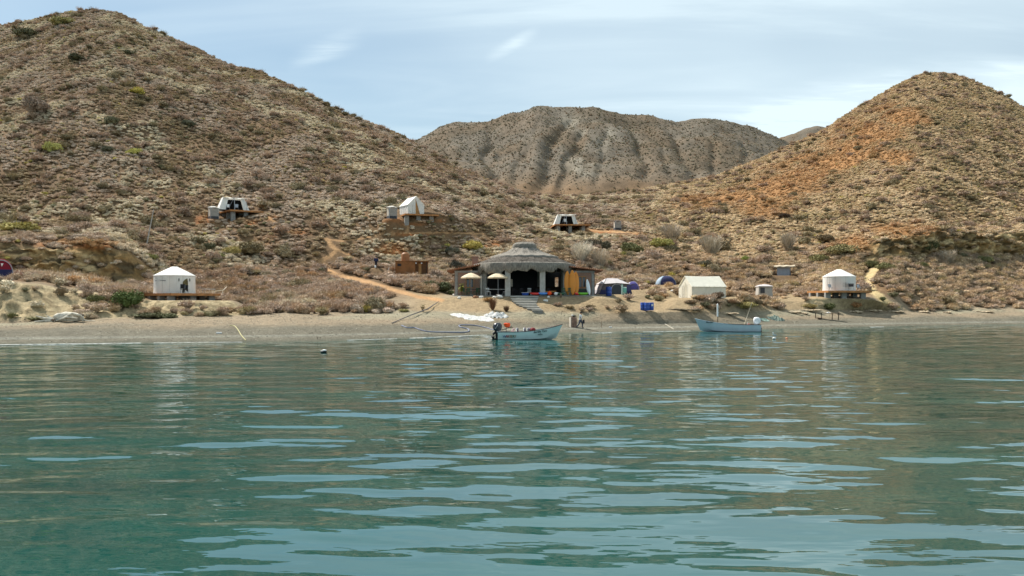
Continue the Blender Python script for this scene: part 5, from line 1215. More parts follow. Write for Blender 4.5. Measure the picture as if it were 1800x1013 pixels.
# rust-coloured building with round water tank
p = at(724, 130.6); D = 130.6; t = empty('small_building', (p.x, p.y, zof(484, D)), face(724)-.04, 'low rust coloured building with round water tank on its roof', 'building')
s = D/F
m = MB(); m.box((-.52*s*0-.9, 0, .95), (2.9, 2.6, 2.0)); m.build('wall', M_adobe, t, bevel=.02)
MB().box((1.45, .3, .95), (1.82, 2.4, 1.96)).build('wall', M_adobe, t, bevel=.02)
MB().box((.72, -1.02, .75), (.35, .1, 1.75)).build('door', M_adobe2, t); MB().box((1.85, -.95, .55), (.85, .1, 2.3)).build('door', M_adobe2, t); MB().box((1.22, -.96, .7), (.4, .1, 1.9)).build('door', M_owood, t)
MB().box((-1.75, -1.31, 1.45), (.55, .06, .38)).build('window', M_black, t)
MB().box((.05, .1, 2.0), (4.9, 2.9, .10)).build('roof', M_adobe, t)
for x in (.65, 1.45): MB().lathe([(.02, -.1), (.1, -.06), (.12, 0), (.1, .06), (.02, .1)], 12, c=(x, -1.2, 1.72)).build('lamp', M_white, t, True)
MB().lathe([(.62, 2.05), (.62, 3.05), (.60, 3.10), (.42, 3.30), (.25, 3.36), (.24, 3.46), (.02, 3.47)], 28, c=(-.95, .3, 0)).build('water_tank', mat('brown_tank', (.30, .13, .05), .6, .1), t, True)
m = MB().tube([(2.2, -1.2, -.9), (2.22, -1.2, 1.9)], .07, 6); m.build('post', M_dwood, t)

# ------------------------------------------------------------ barrels, table and bits in the camp yard
def barrel(u, D, z, m, label, s=1.0, patch=False, grp='blue plastic barrels'):
    t = empty('barrel', ((u-900)/F*D, D, z), random.uniform(0, 6), label, 'barrel', grp)
    MB().lathe([(.27*s, 0), (.30*s, .04*s), (.30*s, .30*s), (.312*s, .32*s), (.30*s, .34*s), (.30*s, .60*s), (.312*s, .62*s), (.30*s, .64*s), (.30*s, .88*s), (.27*s, .93*s), (.25*s, .91*s), (.02, .91*s)], 28).build('drum', m, t, True)
    MB().lathe([(.05, .90*s), (.05, .95*s), (.01, .95*s)], 10, c=(.14*s, 0, 0)).build('bung', M_white, t, True)
    if patch: t.rotation_euler = (0, 0, 0); MB().box((.08, -.302, .62), (.2, .02, .25)).build('paper_patch', M_white, t)
    return t
g = ground((1128-900)/F*103.5, 103.5)
barrel(1130.3, 103.6, g-.02, M_blue, 'leftmost of the three blue barrels on the sand')
barrel(1137.3, 103.1, g-.04, M_blue, 'middle blue barrel of the three on the sand')
barrel(1144.7, 103.5, g-.02, M_blue, 'rightmost blue barrel of the three, with a white patch', patch=True)
p = at(1070, 112.0); barrel(1070, 112, p.z, M_blue, 'single blue barrel in front of the family cabin tent', 1.25)
p = at(1097, 113.6); t = empty('drum', (p.x, p.y, p.z), .1, 'teal drum standing at the right front of the family tent', 'drum'); MB().lathe([(.30, 0), (.33, .06), (.33, .9), (.28, .96), (.02, .97)], 20).build('drum', M_teal, t, True); MB().lathe([(.345, .84), (.35, .9), (.3, .92)], 20).build('rim', M_white, t, True)
t = MB().box((0, 0, .65), (.2, .08, 1.3), ry=.02).build('upright_board', mat('mint_board', (.50, .70, .62), .6, .05)); p = at(1093.6, 113.4); t.location = p; tag(t, 'narrow mint green board standing left of the teal drum', 'board')
m = MB(); 
m = MB().box((0, 0, .4), (.6, .5, .05)).box((0, .25, .85), (.6, .05, .9), rx=-.25).tube([(-.28, -.25, 0), (-.28, .3, .6)], .02).tube([(.28, -.25, 0), (.28, .3, .6)], .02).tube([(-.28, .35, 0), (-.28, -.2, .6)], .02).tube([(.28, .35, 0), (.28, -.2, .6)], .02)
t = m.build('camping_chair', M_navy); p = at(1104, 113.6); t.location = p; t.rotation_euler = (0, 0, -.6); tag(t, 'dark folding camp chair right of the teal drum', 'chair')
for k, (u_, D_) in enumerate(((1101, 113.0), (1107, 113.2))):
    t = MB().blob((0, 0, .12), (.25, .16, .15), 20+k, 2, .15).build('bag', M_black); t.location = at(u_, D_); tag(t, ['small black bag in front of the camp chair', 'small black bag right of the camp chair'][k], 'bag')
rock(1183, 513, .35, M_white, 'small white bag on the brown ground between dome tent and wall tent', 31, 'bag', name='bag')

# crate stack on the beach behind the walking man
D = 95.0; p = at(1008, D); t = empty('box_stack', (p.x, p.y, p.z-.05), .15, 'tall brown box with pale left side behind the walking man', 'box')
MB().box((0, 0, .55), (.62, .6, 1.1)).build('box', mat('brown_sheet', (.30, .19, .14), .8, .3, 3), t, bevel=.02); MB().box((-.34, 0, .55), (.07, .62, 1.08)).build('side_board', M_lrender, t)
o = MB().blob((0, 0, .12), (.26, .22, .15), 33, 2, .2).build('net_bundle', mat('dark_net', (.10, .09, .07), .9, .4, 8)); o.location = (p.x+.02, p.y, p.z+1.05); tag(o, 'dark bundle lying on top of the tall brown box', 'bundle')
o = MB().blob((0, 0, .1), (.12, .1, .12), 34, 2, .1).build('float_ball', M_wstone); o.location = (p.x-.12, p.y-.1, p.z+1.14); tag(o, 'pale float on top of the tall brown box', 'float')
# stake
o = MB().tube([(0, 0, -.1), (.02, 0, .75)], .025, 5).build('stake', M_wood); o.location = at(1057, 95.5); tag(o, 'thin wooden stake standing in the sand right of the walking man', 'stake')
# beach table
D = 115.0; p = at(1454, D); t = empty('beach_table', (p.x, p.y, p.z-.05), face(1454), 'long rough wooden table with sagging top on the right beach', 'table')
P = [[(x, y, .95-.10*math.sin(math.pi*max(0, min(1, (x+.7)/2.2)))*.9) for y in (-.4, .4)] for x in np.linspace(-1.5, 1.5, 16)]
MB().sheet(P, .06).build('tabletop', M_wood, t)
for x, y in ((-1.42, -.3), (-.68, -.34), (.62, .3), (1.38, -.34), (-1.42, .3), (1.38, .3)): MB().box((x, y, .45), (.10, .10, .9)).build('leg', M_dwood, t)
o = MB().box((0, 0, .12), (.36, .3, .22)).build('wooden_block', M_dwood, bevel=.02); o.location = (p.x-1.2, p.y-.5, p.z); tag(o, 'dark block under the left end of the beach table', 'block')
o = MB().box((0, 0, .05), (.55, .3, .03), rx=.1).box((0, .05, .1), (.2, .2, .1)).build('paper_sheet', M_white); o.location = (p.x+.15, p.y, p.z+.82); tag(o, 'white sheet lying on the beach table', 'sheet')

# ------------------------------------------------------------ nets, hoses, ropes, driftwood
def pile(name, u, y, w, d, h, m, label, seed, cat, n=26, spike=0.5):
    p = gpt(u, y); R = random.Random(seed); gx, gy = 30, 14; P = []
    if d < 0: d = max(.6, gpt(u, y+d).y-gpt(u, y-d).y); p.y = (gpt(u, y-4).y+gpt(u, y+4).y)/2
    for i in range(gx):
        row = []
        for j in range(gy):
            x = (i/(gx-1.)-.5)*w; yy = (j/(gy-1.)-.5)*d*math.sqrt(max(.02, 1-abs(2*x/w)**2.5))*(1+.15*math.sin(i*1.3)); e = max(0, 1-(2*x/w)**2-(2*yy/d)**2)
            row.append((p.x+x+R.uniform(-.05, .05), p.y+yy, ground(p.x+x, p.y+yy)+.02+h*e**.6*(.55+.45*math.sin(x*5.1+seed)*math.sin(yy*4.3)+R.uniform(-spike, spike)*.5)))
        P.append(row)
    o = MB().sheet(P, .05).build(name, m); return tag(o, label, cat)
M_net = mat('white_net', (.66, .65, .62), .9, .35, 9, .03, 30, col2=(.22, .22, .21))
pile('net', 830, 558.5, 4.7, -3.6, .10, M_net, 'flat spread white net on the sand left of the mound', 3, 'net', spike=.9)
pile('net', 872, 556, 2.7, -3.5, .45, M_net, 'heaped white net mound on the sand left of the stairs', 4, 'net', spike=.25)
pile('board', 824, 562, 1.0, .5, .10, M_wstone, 'flat white board edge at the lower left of the spread net', 5, 'board', spike=.2)
pile('board', 847, 563, 1.1, .5, .10, M_wstone, 'flat white board edge below the middle of the spread net', 6, 'board', spike=.2)
M_gnet = mat('green_net', (.30, .36, .30), .9, .4, 6, .03, 20, col2=(.03, .06, .06))
pile('fishing_net', 1344, 563, 1.2, 1.0, .18, mat('mint_net', (.42, .55, .44), .9, .3, 8), 'pale mint net end lying right of the moored boat', 7, 'net')
pile('fishing_net', 1364, 561.5, 2.2, 1.2, .42, M_gnet, 'heap of dark green fishing net on the right beach', 8, 'net', spike=.8)
def line(pts, r, m, name, label, cat, lift=0.0, n=8, sub=6):
    W = [gpt(*q) for q in pts]; out = []
    for i in range(len(W)-1):
        a = W[max(i-1, 0)]; b = W[i]; c = W[i+1]; d_ = W[min(i+2, len(W)-1)]
        for k in range(sub):
            t_ = k/float(sub); out.append(0.5*((2*b)+(c-a)*t_+(2*a-5*b+4*c-d_)*t_*t_+(3*b-3*c+d_-a)*t_**3))
    out.append(W[-1]); pts3 = [Vector((q.x, q.y, max(ground(q.x, q.y), 0.0)+r*.8+lift)) for q in out]
    o = MB().tube(pts3, r, n).build(name, m, None, True); return tag(o, label, cat)
line([(706,573),(716,577),(728,577),(740,581),(755,584),(790,585),(815,585),(824,583),(822,579),(810,576),(807,573),(815,572),(835,573),(855,577),(868,581)], .055, M_tube, 'hose', 'grey blue hose snaking over the shingle left of the near boat', 'hose')
line([(404,573),(412,574),(418,580),(424,590),(432,599)], .04, M_rope, 'rope', 'pale yellow rope running down the shingle into the water on the left', 'rope')
line([(1169,570),(1176,574),(1184,579)], .03, mat('pale_rope', (.55, .5, .4), .9, .1), 'rope', 'short pale rope on the shingle left of the far boat', 'rope')
line([(1030,578),(1040,581),(1052,583)], .02, M_dwood, 'rope', 'thin dark strip lying on the shingle behind the walking man', 'rope')  # thin dark tube laid along the shingle
a, b, c = gpt(689, 569), gpt(752, 548), gpt(771, 532)
o = MB().tube([a+Vector((0, 0, .05)), a.lerp(b, .5)+Vector((0, 0, .22)), b+Vector((0, 0, .3)), c+Vector((0, 0, .12))], [.04, .055, .07, .03], 8).build('driftwood_pole', mat('grey_pole', (.13, .12, .12), .8, .2)); tag(o, 'long dark bent pole lying on the sand beside the spiky plant', 'pole')
# leaning utility pole on the left slope
p = gpt(257, 430); sD = p.y/F; o = MB().tube([p-Vector((0, 0, .4)), p+Vector((13*sD, 0, 62*sD))], [.10, .06], 8).build('leaning_pole', mat('bleached_pole', (.42, .40, .37), .8, .15), None, True); tag(o, 'bleached wooden pole leaning right on the slope above the left yurt', 'pole')
# driftwood heap / skeleton-like rock at the foot of the left bank
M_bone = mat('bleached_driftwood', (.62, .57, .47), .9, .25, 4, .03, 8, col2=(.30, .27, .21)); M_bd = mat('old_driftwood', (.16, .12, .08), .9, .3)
p = gpt(118, 566); s = p.y/F
t = empty('driftwood_heap', p, face(118), 'big bleached driftwood stump at the foot of the left clay bank', 'driftwood')
MB().blob((.1, .3, .35), (1.3, .55, .55), 3, 3, .07, flat=-.3).build('stump', M_bone, t, True)
m = MB(); m.tube([(-.3, -.25, .35), (.4, -.4, .75), (1.1, -.35, .55), (1.5, -.3, .05)], [.08, .11, .10, .05], 8); m.tube([(-.9, -.2, .1), (0, -.4, .45), (.8, -.45, .30)], [.05, .1, .06], 8); m.tube([(1.2, -.2, .1), (2.3, -.2, .06)], [.07, .03], 7); m.build('branch', M_bone, t, True)
m = MB(); m.tube([(-1.1, 0, .2), (-1.9, -.1, .35), (-2.5, 0, .55)], [.16, .12, .05], 7).tube([(-1.0, -.1, .1), (-1.9, -.2, .1), (-2.6, -.1, .05)], [.12, .1, .04], 7).tube([(-1.2, 0, .3), (-1.7, .1, .6)], [.1, .04], 6).build('root', M_bone, t, True)
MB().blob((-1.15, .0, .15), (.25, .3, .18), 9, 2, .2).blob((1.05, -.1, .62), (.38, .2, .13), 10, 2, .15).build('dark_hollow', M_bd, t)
# white litter
for k, (u_, y_, w_, lab) in enumerate(((385, 586.5, .42, 'small white block on the shingle near the yellow rope'), (1073, 576, .3, 'small white block on the shingle right of the walking man'))):
    o = MB().box((0, 0, .05), (w_, .2, .12)).build('block', M_white, bevel=.02); o.location = gpt(u_, y_); tag(o, lab, 'block')
# low rock ledges along the top of the right beach
M_ledge = mat('sandstone_ledge', (.46, .36, .24), .95, .3, 2, .05, 5)
for k, (u_, y_, w_, lab) in enumerate(((1388, 550, 2.4, 'flat sandstone ledge right of the green net'), (1412, 552, 1.1, 'small sandstone slab left of the beach table'), (1418, 546.5, 3.0, 'long sandstone ledge behind the left end of the beach table'), (1500, 549, 2.0, 'sandstone ledge just right of the beach table'), (1530, 547, 2.6, 'sandstone ledge below the right end of the right platform'), (1570, 549, 2.4, 'sandstone ledge at the foot of the right bank'), (1618, 549, 2.0, 'dark edged sandstone slab on the right beach below the bank'), (1665, 550, .9, 'small lone sandstone lump on the right beach'), (1727, 549, 2.6, 'wide sandstone slab near the right end of the beach'), (1200, 545.5, 3.6, 'dark undercut ledge of earth below the wall tent'), (1275, 552, 2.6, 'row of low stones behind the far boat'))):
    p = gpt(u_, y_); R = random.Random(k); m = MB()
    for j in range(5): m.blob(((j-2)*w_*.22, R.uniform(-.1, .1), .05), (w_*.18, .35, R.uniform(.10, .2)), k*7+j, 2, .16)
    o = m.build('rock_ledge', M_ledge if k != 9 else mat('earth_ledge', (.17, .13, .08), .95, .3)); o.location = p; o.rotation_euler = (0, 0, face(u_)); tag(o, lab, 'rock ledge')
# ------------------------------------------------------------ boats
def panga(name, L_, beam, mh, x, y, rz, label, sheer0, sheer1, rim, flip=False):
    """bow towards +X; waterline at z=0; open boat with raised bow"""
    t = empty(name, (x, y, 0), rz, label, 'boat')
    n = 26; out = []; inn = []
    def sec(f, inner=False):
        s = f; w = beam/2*(1-(max(0, f-.45)/.55)**2.3)**.8*(0.88+.12*min(1, f/.25)); w = max(w, .02)
        zt = sheer0+(sheer1-sheer0)*(max(0, f-.15)/.85)**2.2; zb = -.22+(.22+.16)*max(0, (f-.55)/.45)**2.2
        xk = 0; X = f*L_
        rake = lambda z: (0.55*max(0, (z-zb)/(zt-zb))**1.0-.55)*max(0, (f-.7)/.3)*1.0
        if inner: w = max(w-.05, .005); zb += .12
        ch = zb+(zt-zb)*.28
        pts = []
        for (a, z) in ((1.0, zt), (.985, zt-(zt-ch)*.35), (.93, zt-(zt-ch)*.7), (.86, ch), (.45, zb+(ch-zb)*.35), (0, zb)):
            fl = a if f < .5 else a**(1+1.4*(f-.5)*2)
            pts.append((X+rake(z), w*fl, z))
        return pts+[(p[0], -p[1], p[2]) for p in reversed(pts[:-1])]
    R1 = [sec(i/(n-1.)) for i in range(n)]; R2 = [sec(i/(n-1.), True) for i in range(n)]
    m = MB(); o = len(m.v)
    for R in R1+R2: m.v += [Vector(q) for q in R]
    k_ = 11
    for i in range(n-1):
        for k in range(k_-1):
            m.f.append([i*k_+k, i*k_+k+1, (i+1)*k_+k+1, (i+1)*k_+k]); b = n*k_; m.f.append([b+i*k_+k, b+(i+1)*k_+k, b+(i+1)*k_+k+1, b+i*k_+k+1])
    for k in range(k_-1): b = n*k_; m.f.append([k, k+1, b+k+1, b+k])
    m.f.append([i for i in range(k_)]); m.f.append([n*k_+i for i in range(k_)])
    hull = m.build('hull', mh, t, True)
    for sgn in (0, -1):
        g = MB(); pts = [Vector(R[sgn])+Vector((0, 0, .0)) for R in R1]; g.tube(pts, [.035]*len(pts), 6); g.build('gunwale', rim, t, True)
    for zz in (.45, .72):   # moulded strakes on the sides
        g = MB()
        for sy in (1, -1):
            pts = []
            for i in range(2, n-2):
                a, b = Vector(R1[i][0 if sy > 0 else -1]), Vector(R1[i][3 if sy > 0 else -4]); pts.append(a.lerp(b, zz)+Vector((0, sy*.012, 0)))
            g.tube(pts, .014, 4)
        g.build('strake', mh, t, True)
    return t, R1
M_hull1 = mat('pale_aqua_gelcoat', (.56, .68, .67), .25, .05, 1.5, spec=.5); M_hull2 = mat('pale_blue_gelcoat', (.52, .60, .66), .3, .05, 1.5, spec=.5)
M_rim1 = mat('brown_rubbing_strip', (.12, .07, .05), .6, .1)
D1 = 75.8
b1, R1 = panga('motor_boat', 5.55, 1.75, M_hull1, (875-900)/F*D1, D1, 0.02, 'pale aqua open motor boat with black outboard, floating nearest the viewer', .66, 1.30, M_rim1)
def outboard(parent, x, z, m, s=1.0, tilt=.15):
    o = MB(); rings = []
    for (zz, w, l, dx) in ((.0, .16, .22, .02), (.06, .22, .30, 0), (.30, .25, .36, -.02), (.48, .22, .33, 0), (.60, .13, .20, .03), (.63, .04, .06, .04)):
        rings.append([(x+dx+math.cos(a)*l*s, math.sin(a)*w*s, z+zz*s) for a in np.linspace(0, 2*math.pi, 17)[:-1]])
    eng = MB().loft(rings).build('outboard_cowl', m, parent, True)
    leg = MB(); leg.box((x-.06, 0, z-.30*s), (.22*s, .12*s, .62*s)); leg.box((x-.10, 0, z-.62*s), (.34*s, .20*s, .04)); leg.build('outboard_leg', M_black, parent, bevel=.02)
    MB().tube([(x-.12, 0, z-.05), (x-.30*s, 0, z-.18*s), (x-.36*s, 0, z-.40*s), (x-.30*s, 0, z-.62*s)], [.07*s, .12*s, .13*s, .08*s], 10).build('outboard_bracket', M_black, parent, True)
    leg = MB(); leg.blob((x-.16, 0, z-.66*s), (.26*s, .10*s, .12*s), 2, 2, 0).box((x-.12, 0, z-.85*s), (.16*s, .03, .3*s)); 
    for k in range(3): a = k*2.1; leg.box((x-.40*s, math.cos(a)*.10, z-.68*s+math.sin(a)*.10), (.03, .10, .14), rx=a)
    leg.build('propeller', M_black, parent)
    MB().box((x+.1, 0, z-.04*s), (.3*s, .3*s, .16*s)).build('clamp', M_metal, parent, bevel=.02)
    return eng
e1 = outboard(b1, -.02, .72, mat('black_cowl', (.02, .024, .035), .25, .05, spec=.6), 1.12)
m = MB()
for sy in (-1, 1):
    m.tube([(-.24, sy*.27, .90), (-.08, sy*.285, 1.12), (.02, sy*.27, 1.30)], .012, 4)
m.build('cowl_stripe', M_white, e1)
MB().box((-.02, 0, 1.385), (.2, .2, .02)).build('cowl_top_patch', M_metal, e1)
MB().tube([(.35, .1, .78), (.9, .15, 1.0), (1.2, .2, 1.08)], .025, 6).tube([(.35, .1, .85), (.75, .1, .85)], .02, 6).build('tiller', M_black, b1, True)
MB().box((1.55, 0, .56), (.9, 1.5, .06)).build('stern_deck', M_white, b1)
for k, x in enumerate((1.35, 2.0, 2.75, 3.45)):
    MB().box((x, 0, .50), (.35, 1.5, .05)).build('thwart', M_white, b1)
M_seat = mat('striped_seat_back', (.16, .14, .17), .7, .3, 6, stretch=(5, 1, 1)); 
def seat_back(x, y, m, w=.30, h=.42, nm='seat_back'):
    rings = []
    for (zz, ww) in ((0, .8), (.15, 1), (.32, .95), (.42, .55), (.45, .1)):
        rings.append([(x+math.cos(a)*.10*ww-.08*zz, y+math.sin(a)*w*ww, .60+zz/.45*h) for a in np.linspace(0, 2*math.pi, 13)[:-1]])
    MB().loft(rings).build(nm, m, b1, True); MB().box((x-.12, y, .78), (.06, w*1.7, .40)).build('seat_shell', M_white, b1, bevel=.03)
for k, x in enumerate((1.70, 2.32, 2.62)): seat_back(x, -.28, M_seat)
for k, x in enumerate((2.35, 2.78)): seat_back(x, .28, M_seat)
t = MB(); t.blob((0, 0, .2), (.24, .26, .22), 5, 3, .05); o = t.build('life_jacket', M_dred, None, True); o.location = (b1.location.x+3.0, D1-.2, .60); tag(o, 'dark red life jacket standing on the bow bench of the near boat', 'life jacket')
o = MB().blob((0, 0, .12), (.16, .18, .14), 6, 2, .12).blob((.1, 0, .3), (.12, .12, .1), 7, 2, .15).build('bag', mat('pink_white_bag', (.62, .42, .40), .8, .3, 6)); o.location = (b1.location.x+1.27, D1-.2, .59); tag(o, 'small pink and white bag on the stern deck of the near boat', 'bag')
# orange red flag-like buoy standing behind the outboard
t = empty('flag', (b1.location.x+.55, D1+.35, .5), 0, 'orange red folded cloth on a short pole behind the black outboard', 'flag')
MB().blob((.25, 0, .70), (.26, .12, .20), 8, 3, .09).blob((.08, 0, .78), (.14, .1, .13), 9, 2, .1).blob((.40, 0, .78), (.12, .1, .13), 12, 2, .1).build('cloth', M_ored, t, True); MB().tube([(.2, 0, 0), (.2, 0, .6)], .02, 6).tube([(.3, 0, .52), (.75, 0, .49)], .03, 6).build('pole', M_dwood, t, True)
def text_mesh(s, size, name, m, parent, loc, rot, ext=.006, shear=0.0):
    cu = bpy.data.curves.new('letters', 'FONT'); cu.body = s; cu.size = size; cu.extrude = ext; cu.shear = shear; cu.offset = size*.012; cu.resolution_u = 3
    tmp = bpy.data.objects.new('letters', cu); COL.objects.link(tmp); dg = bpy.context.evaluated_depsgraph_get(); me = bpy.data.meshes.new_from_object(tmp.evaluated_get(dg)); bpy.data.objects.remove(tmp)
    me.name = name; me.materials.clear(); me.materials.append(m); o = bpy.data.objects.new(name, me); COL.objects.link(o); o.parent = parent; o.location = loc; o.rotation_euler = rot; return o
M_lb = mat('letter_blue', (.03, .09, .22), .6, .05); M_lr = mat('letter_red', (.30, .05, .04), .6, .05); M_lo = mat('letter_brown', (.26, .14, .05), .6, .05); M_lg = mat('letter_green', (.05, .14, .07), .6, .05); M_ld = mat('letter_dark', (.03, .06, .06), .6, .05)
xx = .42
for ch, mm, w in (('W', M_lb, .255), ('A', M_lr, .175), ('R', M_lr, .175), ('T', M_lo, .16), ('E', M_lo, .165), ('R', M_lg, .17), ('Y', M_lo, .17)):
    text_mesh(ch, .29, 'hull_letter', mm, b1, (xx, -.885, .19), (rad(86), 0, 0)); xx += w*.88
text_mesh('Bertha Two', .24, 'bow_name', M_ld, b1, (3.02, -.875, .56), (rad(80), rad(-7), rad(4)), ext=.02, shear=.3)
text_mesh('La Paz', .15, 'home_port', M_ld, b1, (3.40, -.85, .40), (rad(80), rad(-6), rad(4)), ext=.02)
D2 = 95.2
b2, R2_ = panga('motor_boat', 6.9, 1.85, M_hull2, (1334-900)/F*D2, D2, math.pi+0.03, 'pale blue open motor boat with white outboard, bow on the right shingle', .74, 1.40, M_hull2)
m = MB()
for sy in (0, -1):
    pts = [Vector(R[sy])+Vector((0, 0, .035)) for R in R2_[:14]]; m.tube(pts, .035, 5)
m.build('dark_rail', M_dwood, b2, True)
e2 = outboard(b2, .22, .85, mat('white_cowl', (.78, .78, .78), .3, .03, spec=.5), 1.15)
for x in (1.7, 2.9, 4.1): MB().box((x, 0, .58), (.32, 1.6, .05)).build('thwart', M_white, b2)
text_mesh('Marisol', .25, 'bow_name', M_ld, b2, (5.95, .80, .98), (rad(82), 0, math.pi-.08), ext=.03, shear=.3)
MB().tube([(1.0, .1, .7), (1.28, .1, .75), (1.28, .1, 1.0)], .05, 6).build('bench_post', M_white, b2, True)
o = MB().blob((0, 0, .1), (.2, .15, .12), 41, 2, .1).build('bag', mat('dusty_red', (.40, .12, .09), .8, .1)); o.location = (b2.location.x-1.1, D2, .66); tag(o, 'small dusty red bundle in front of the white outboard', 'bag')
# rod standing in the far boat
o = MB().tube([(0, 0, 0), (.95, .2, 2.55)], [.035, .012], 6).build('fishing_rod', mat('pale_rod', (.62, .52, .38), .5, .05), None, True); o.location = (b2.location.x-1.62, D2, .62); tag(o, 'thin pale rod standing slanted in the far boat', 'rod')
# white post with fittings behind the far boat
p = at(1261.5, 98.5); t = empty('mooring_post', p, 0, 'tall white post with small fittings standing behind the far boat', 'post')
MB().tube([(0, 0, -.2), (.0, 0, 1.6)], .045, 8).build('lower_pipe', M_wood, t, True); MB().tube([(-.01, 0, 1.6), (-.02, 0, 2.95)], .085, 10).build('upper_pipe', M_white, t, True); MB().blob((.05, 0, 2.0), (.10, .08, .08), 1, 2, .1).blob((.0, 0, 2.95), (.10, .1, .06), 2, 2, .1).build('fitting', M_metal, t); MB().tube([(-.02, 0, 2.95), (.08, 0, 3.3)], .03, 5).build('spike', M_dwood, t)

# ------------------------------------------------------------ sea birds and floats
def gull():
    D = CH*F/(596.5-HOR); x = (1361-900)/F*D
    t = empty('mooring_float', (x, D, .02), 0, 'white float under the gull near the far boat', 'float'); MB().blob((0, 0, .06), (.17, .12, .09), 2, 3, .03).build('body', M_white, t, True); MB().lathe([(.05, .13), (.05, .17), (.02, .17)], 10).build('neck', M_white, t, True)
    g = empty('gull', (x, D, .16), .3, 'white gull with grey wings standing on the small white float', 'bird')
    rings = []
    for (f, w, h, z) in ((-.26, .01, .01, .17), (-.18, .035, .03, .17), (-.08, .07, .065, .175), (.02, .08, .08, .20), (.08, .07, .08, .24), (.12, .045, .05, .30), (.13, .035, .04, .36), (.14, .045, .045, .41), (.15, .03, .03, .45), (.155, .005, .005, .465)):
        rings.append([(-f, math.cos(a)*w, z+math.sin(a)*h*(1 if f < .1 else .55)) if f < .1 else (-f+math.sin(a)*w, math.cos(a)*w, z) for a in np.linspace(0, 2*math.pi, 13)[:-1]])
    MB().loft(rings).build('body', M_white, g, True)
    for sy in (-1, 1): MB().loft([[(.02*k-.1, sy*(.07+.01), .25), (.02*k-.1, sy*.095, .19), (.02*k-.1, sy*.06, .15)] if k < 9 else [(.28, sy*.03, .17), (.28, sy*.035, .165), (.28, sy*.03, .16)] for k in range(10)]).build('wing', M_metal, g, True)
    MB().tube([(-.17, 0, .41), (-.24, 0, .395)], [.015, .004], 6).build('beak', M_owood, g); 
    for sy in (-1, 1): MB().tube([(-.0, sy*.03, .14), (-.0, sy*.03, 0)], .008, 5).build('leg', M_owood, g)
gull()
D = CH*F/(595.8-HOR); o = MB().blob((0, 0, .02), (.11, .09, .08), 5, 3, .03).tube([(0, 0, .08), (.02, 0, .13)], .02, 6).build('small_buoy', mat('orange_buoy', (.75, .30, .16), .5, .05), None, True); o.location = ((1383-900)/F*D, D, .02); tag(o, 'tiny orange buoy floating right of the gull', 'buoy')
D = CH*F/(620-HOR); t = empty('floating_buoy', ((569-900)/F*D, D, 0), 0, 'small dark buoy with white top floating on the left of the bay', 'buoy')
MB().blob((.0, 0, .04), (.20, .13, .09), 5, 3, .04).build('body', M_black, t, True); MB().blob((.04, 0, .14), (.14, .1, .06), 6, 3, .03).build('cap', M_white, t, True); MB().blob((-.15, 0, .10), (.06, .06, .05), 7, 2, .05).build('head', M_wstone, t, True)
o = MB().tube([(0, 0, -.1), (.05, 0, .25)], .015, 5).tube([(.08, 0, -.1), (-.08, 0, .28)], .012, 5).tube([(.2, 0, -.1), (.24, 0, .2)], .012, 5).build('twig', M_dwood); o.location = gpt(558, 596.5); tag(o, 'dead twig sticking up at the waterline behind the dark buoy', 'twig')

# ------------------------------------------------------------ people
def skinned(name, V, E, Rr, m, parent, sub=1, root=0):
    me = bpy.data.meshes.new(name); me.from_pydata([tuple(v) for v in V], E, []); me.materials.append(m)
    o = bpy.data.objects.new(name, me); COL.objects.link(o); o.parent = parent
    sk = o.modifiers.new('skin', 'SKIN'); sk.use_smooth_shade = True
    for i, d_ in enumerate(me.skin_vertices[0].data): r = Rr[i]; d_.radius = r if isinstance(r, tuple) else (r, r); d_.use_root = (i == root)
    sb_ = o.modifiers.new('sub', 'SUBSURF'); sb_.levels = sub; sb_.render_levels = sub
    return o
M_skin = mat('tan_skin', (.28, .14, .08), .6, .05); M_hair = mat('black_hair', (.012, .009, .008), .7, .1); M_tee = mat('white_tee', (.93, .93, .93), .85, .02, transl=.2); M_jean = mat('grey_jeans', (.085, .095, .125), .9, .1); M_jacket = mat('navy_jacket', (.018, .028, .075), .85, .1); M_dpants = mat('dark_trousers', (.03, .03, .04), .9, .1); M_shoe = mat('dark_shoe', (.03, .025, .02), .6, .1)
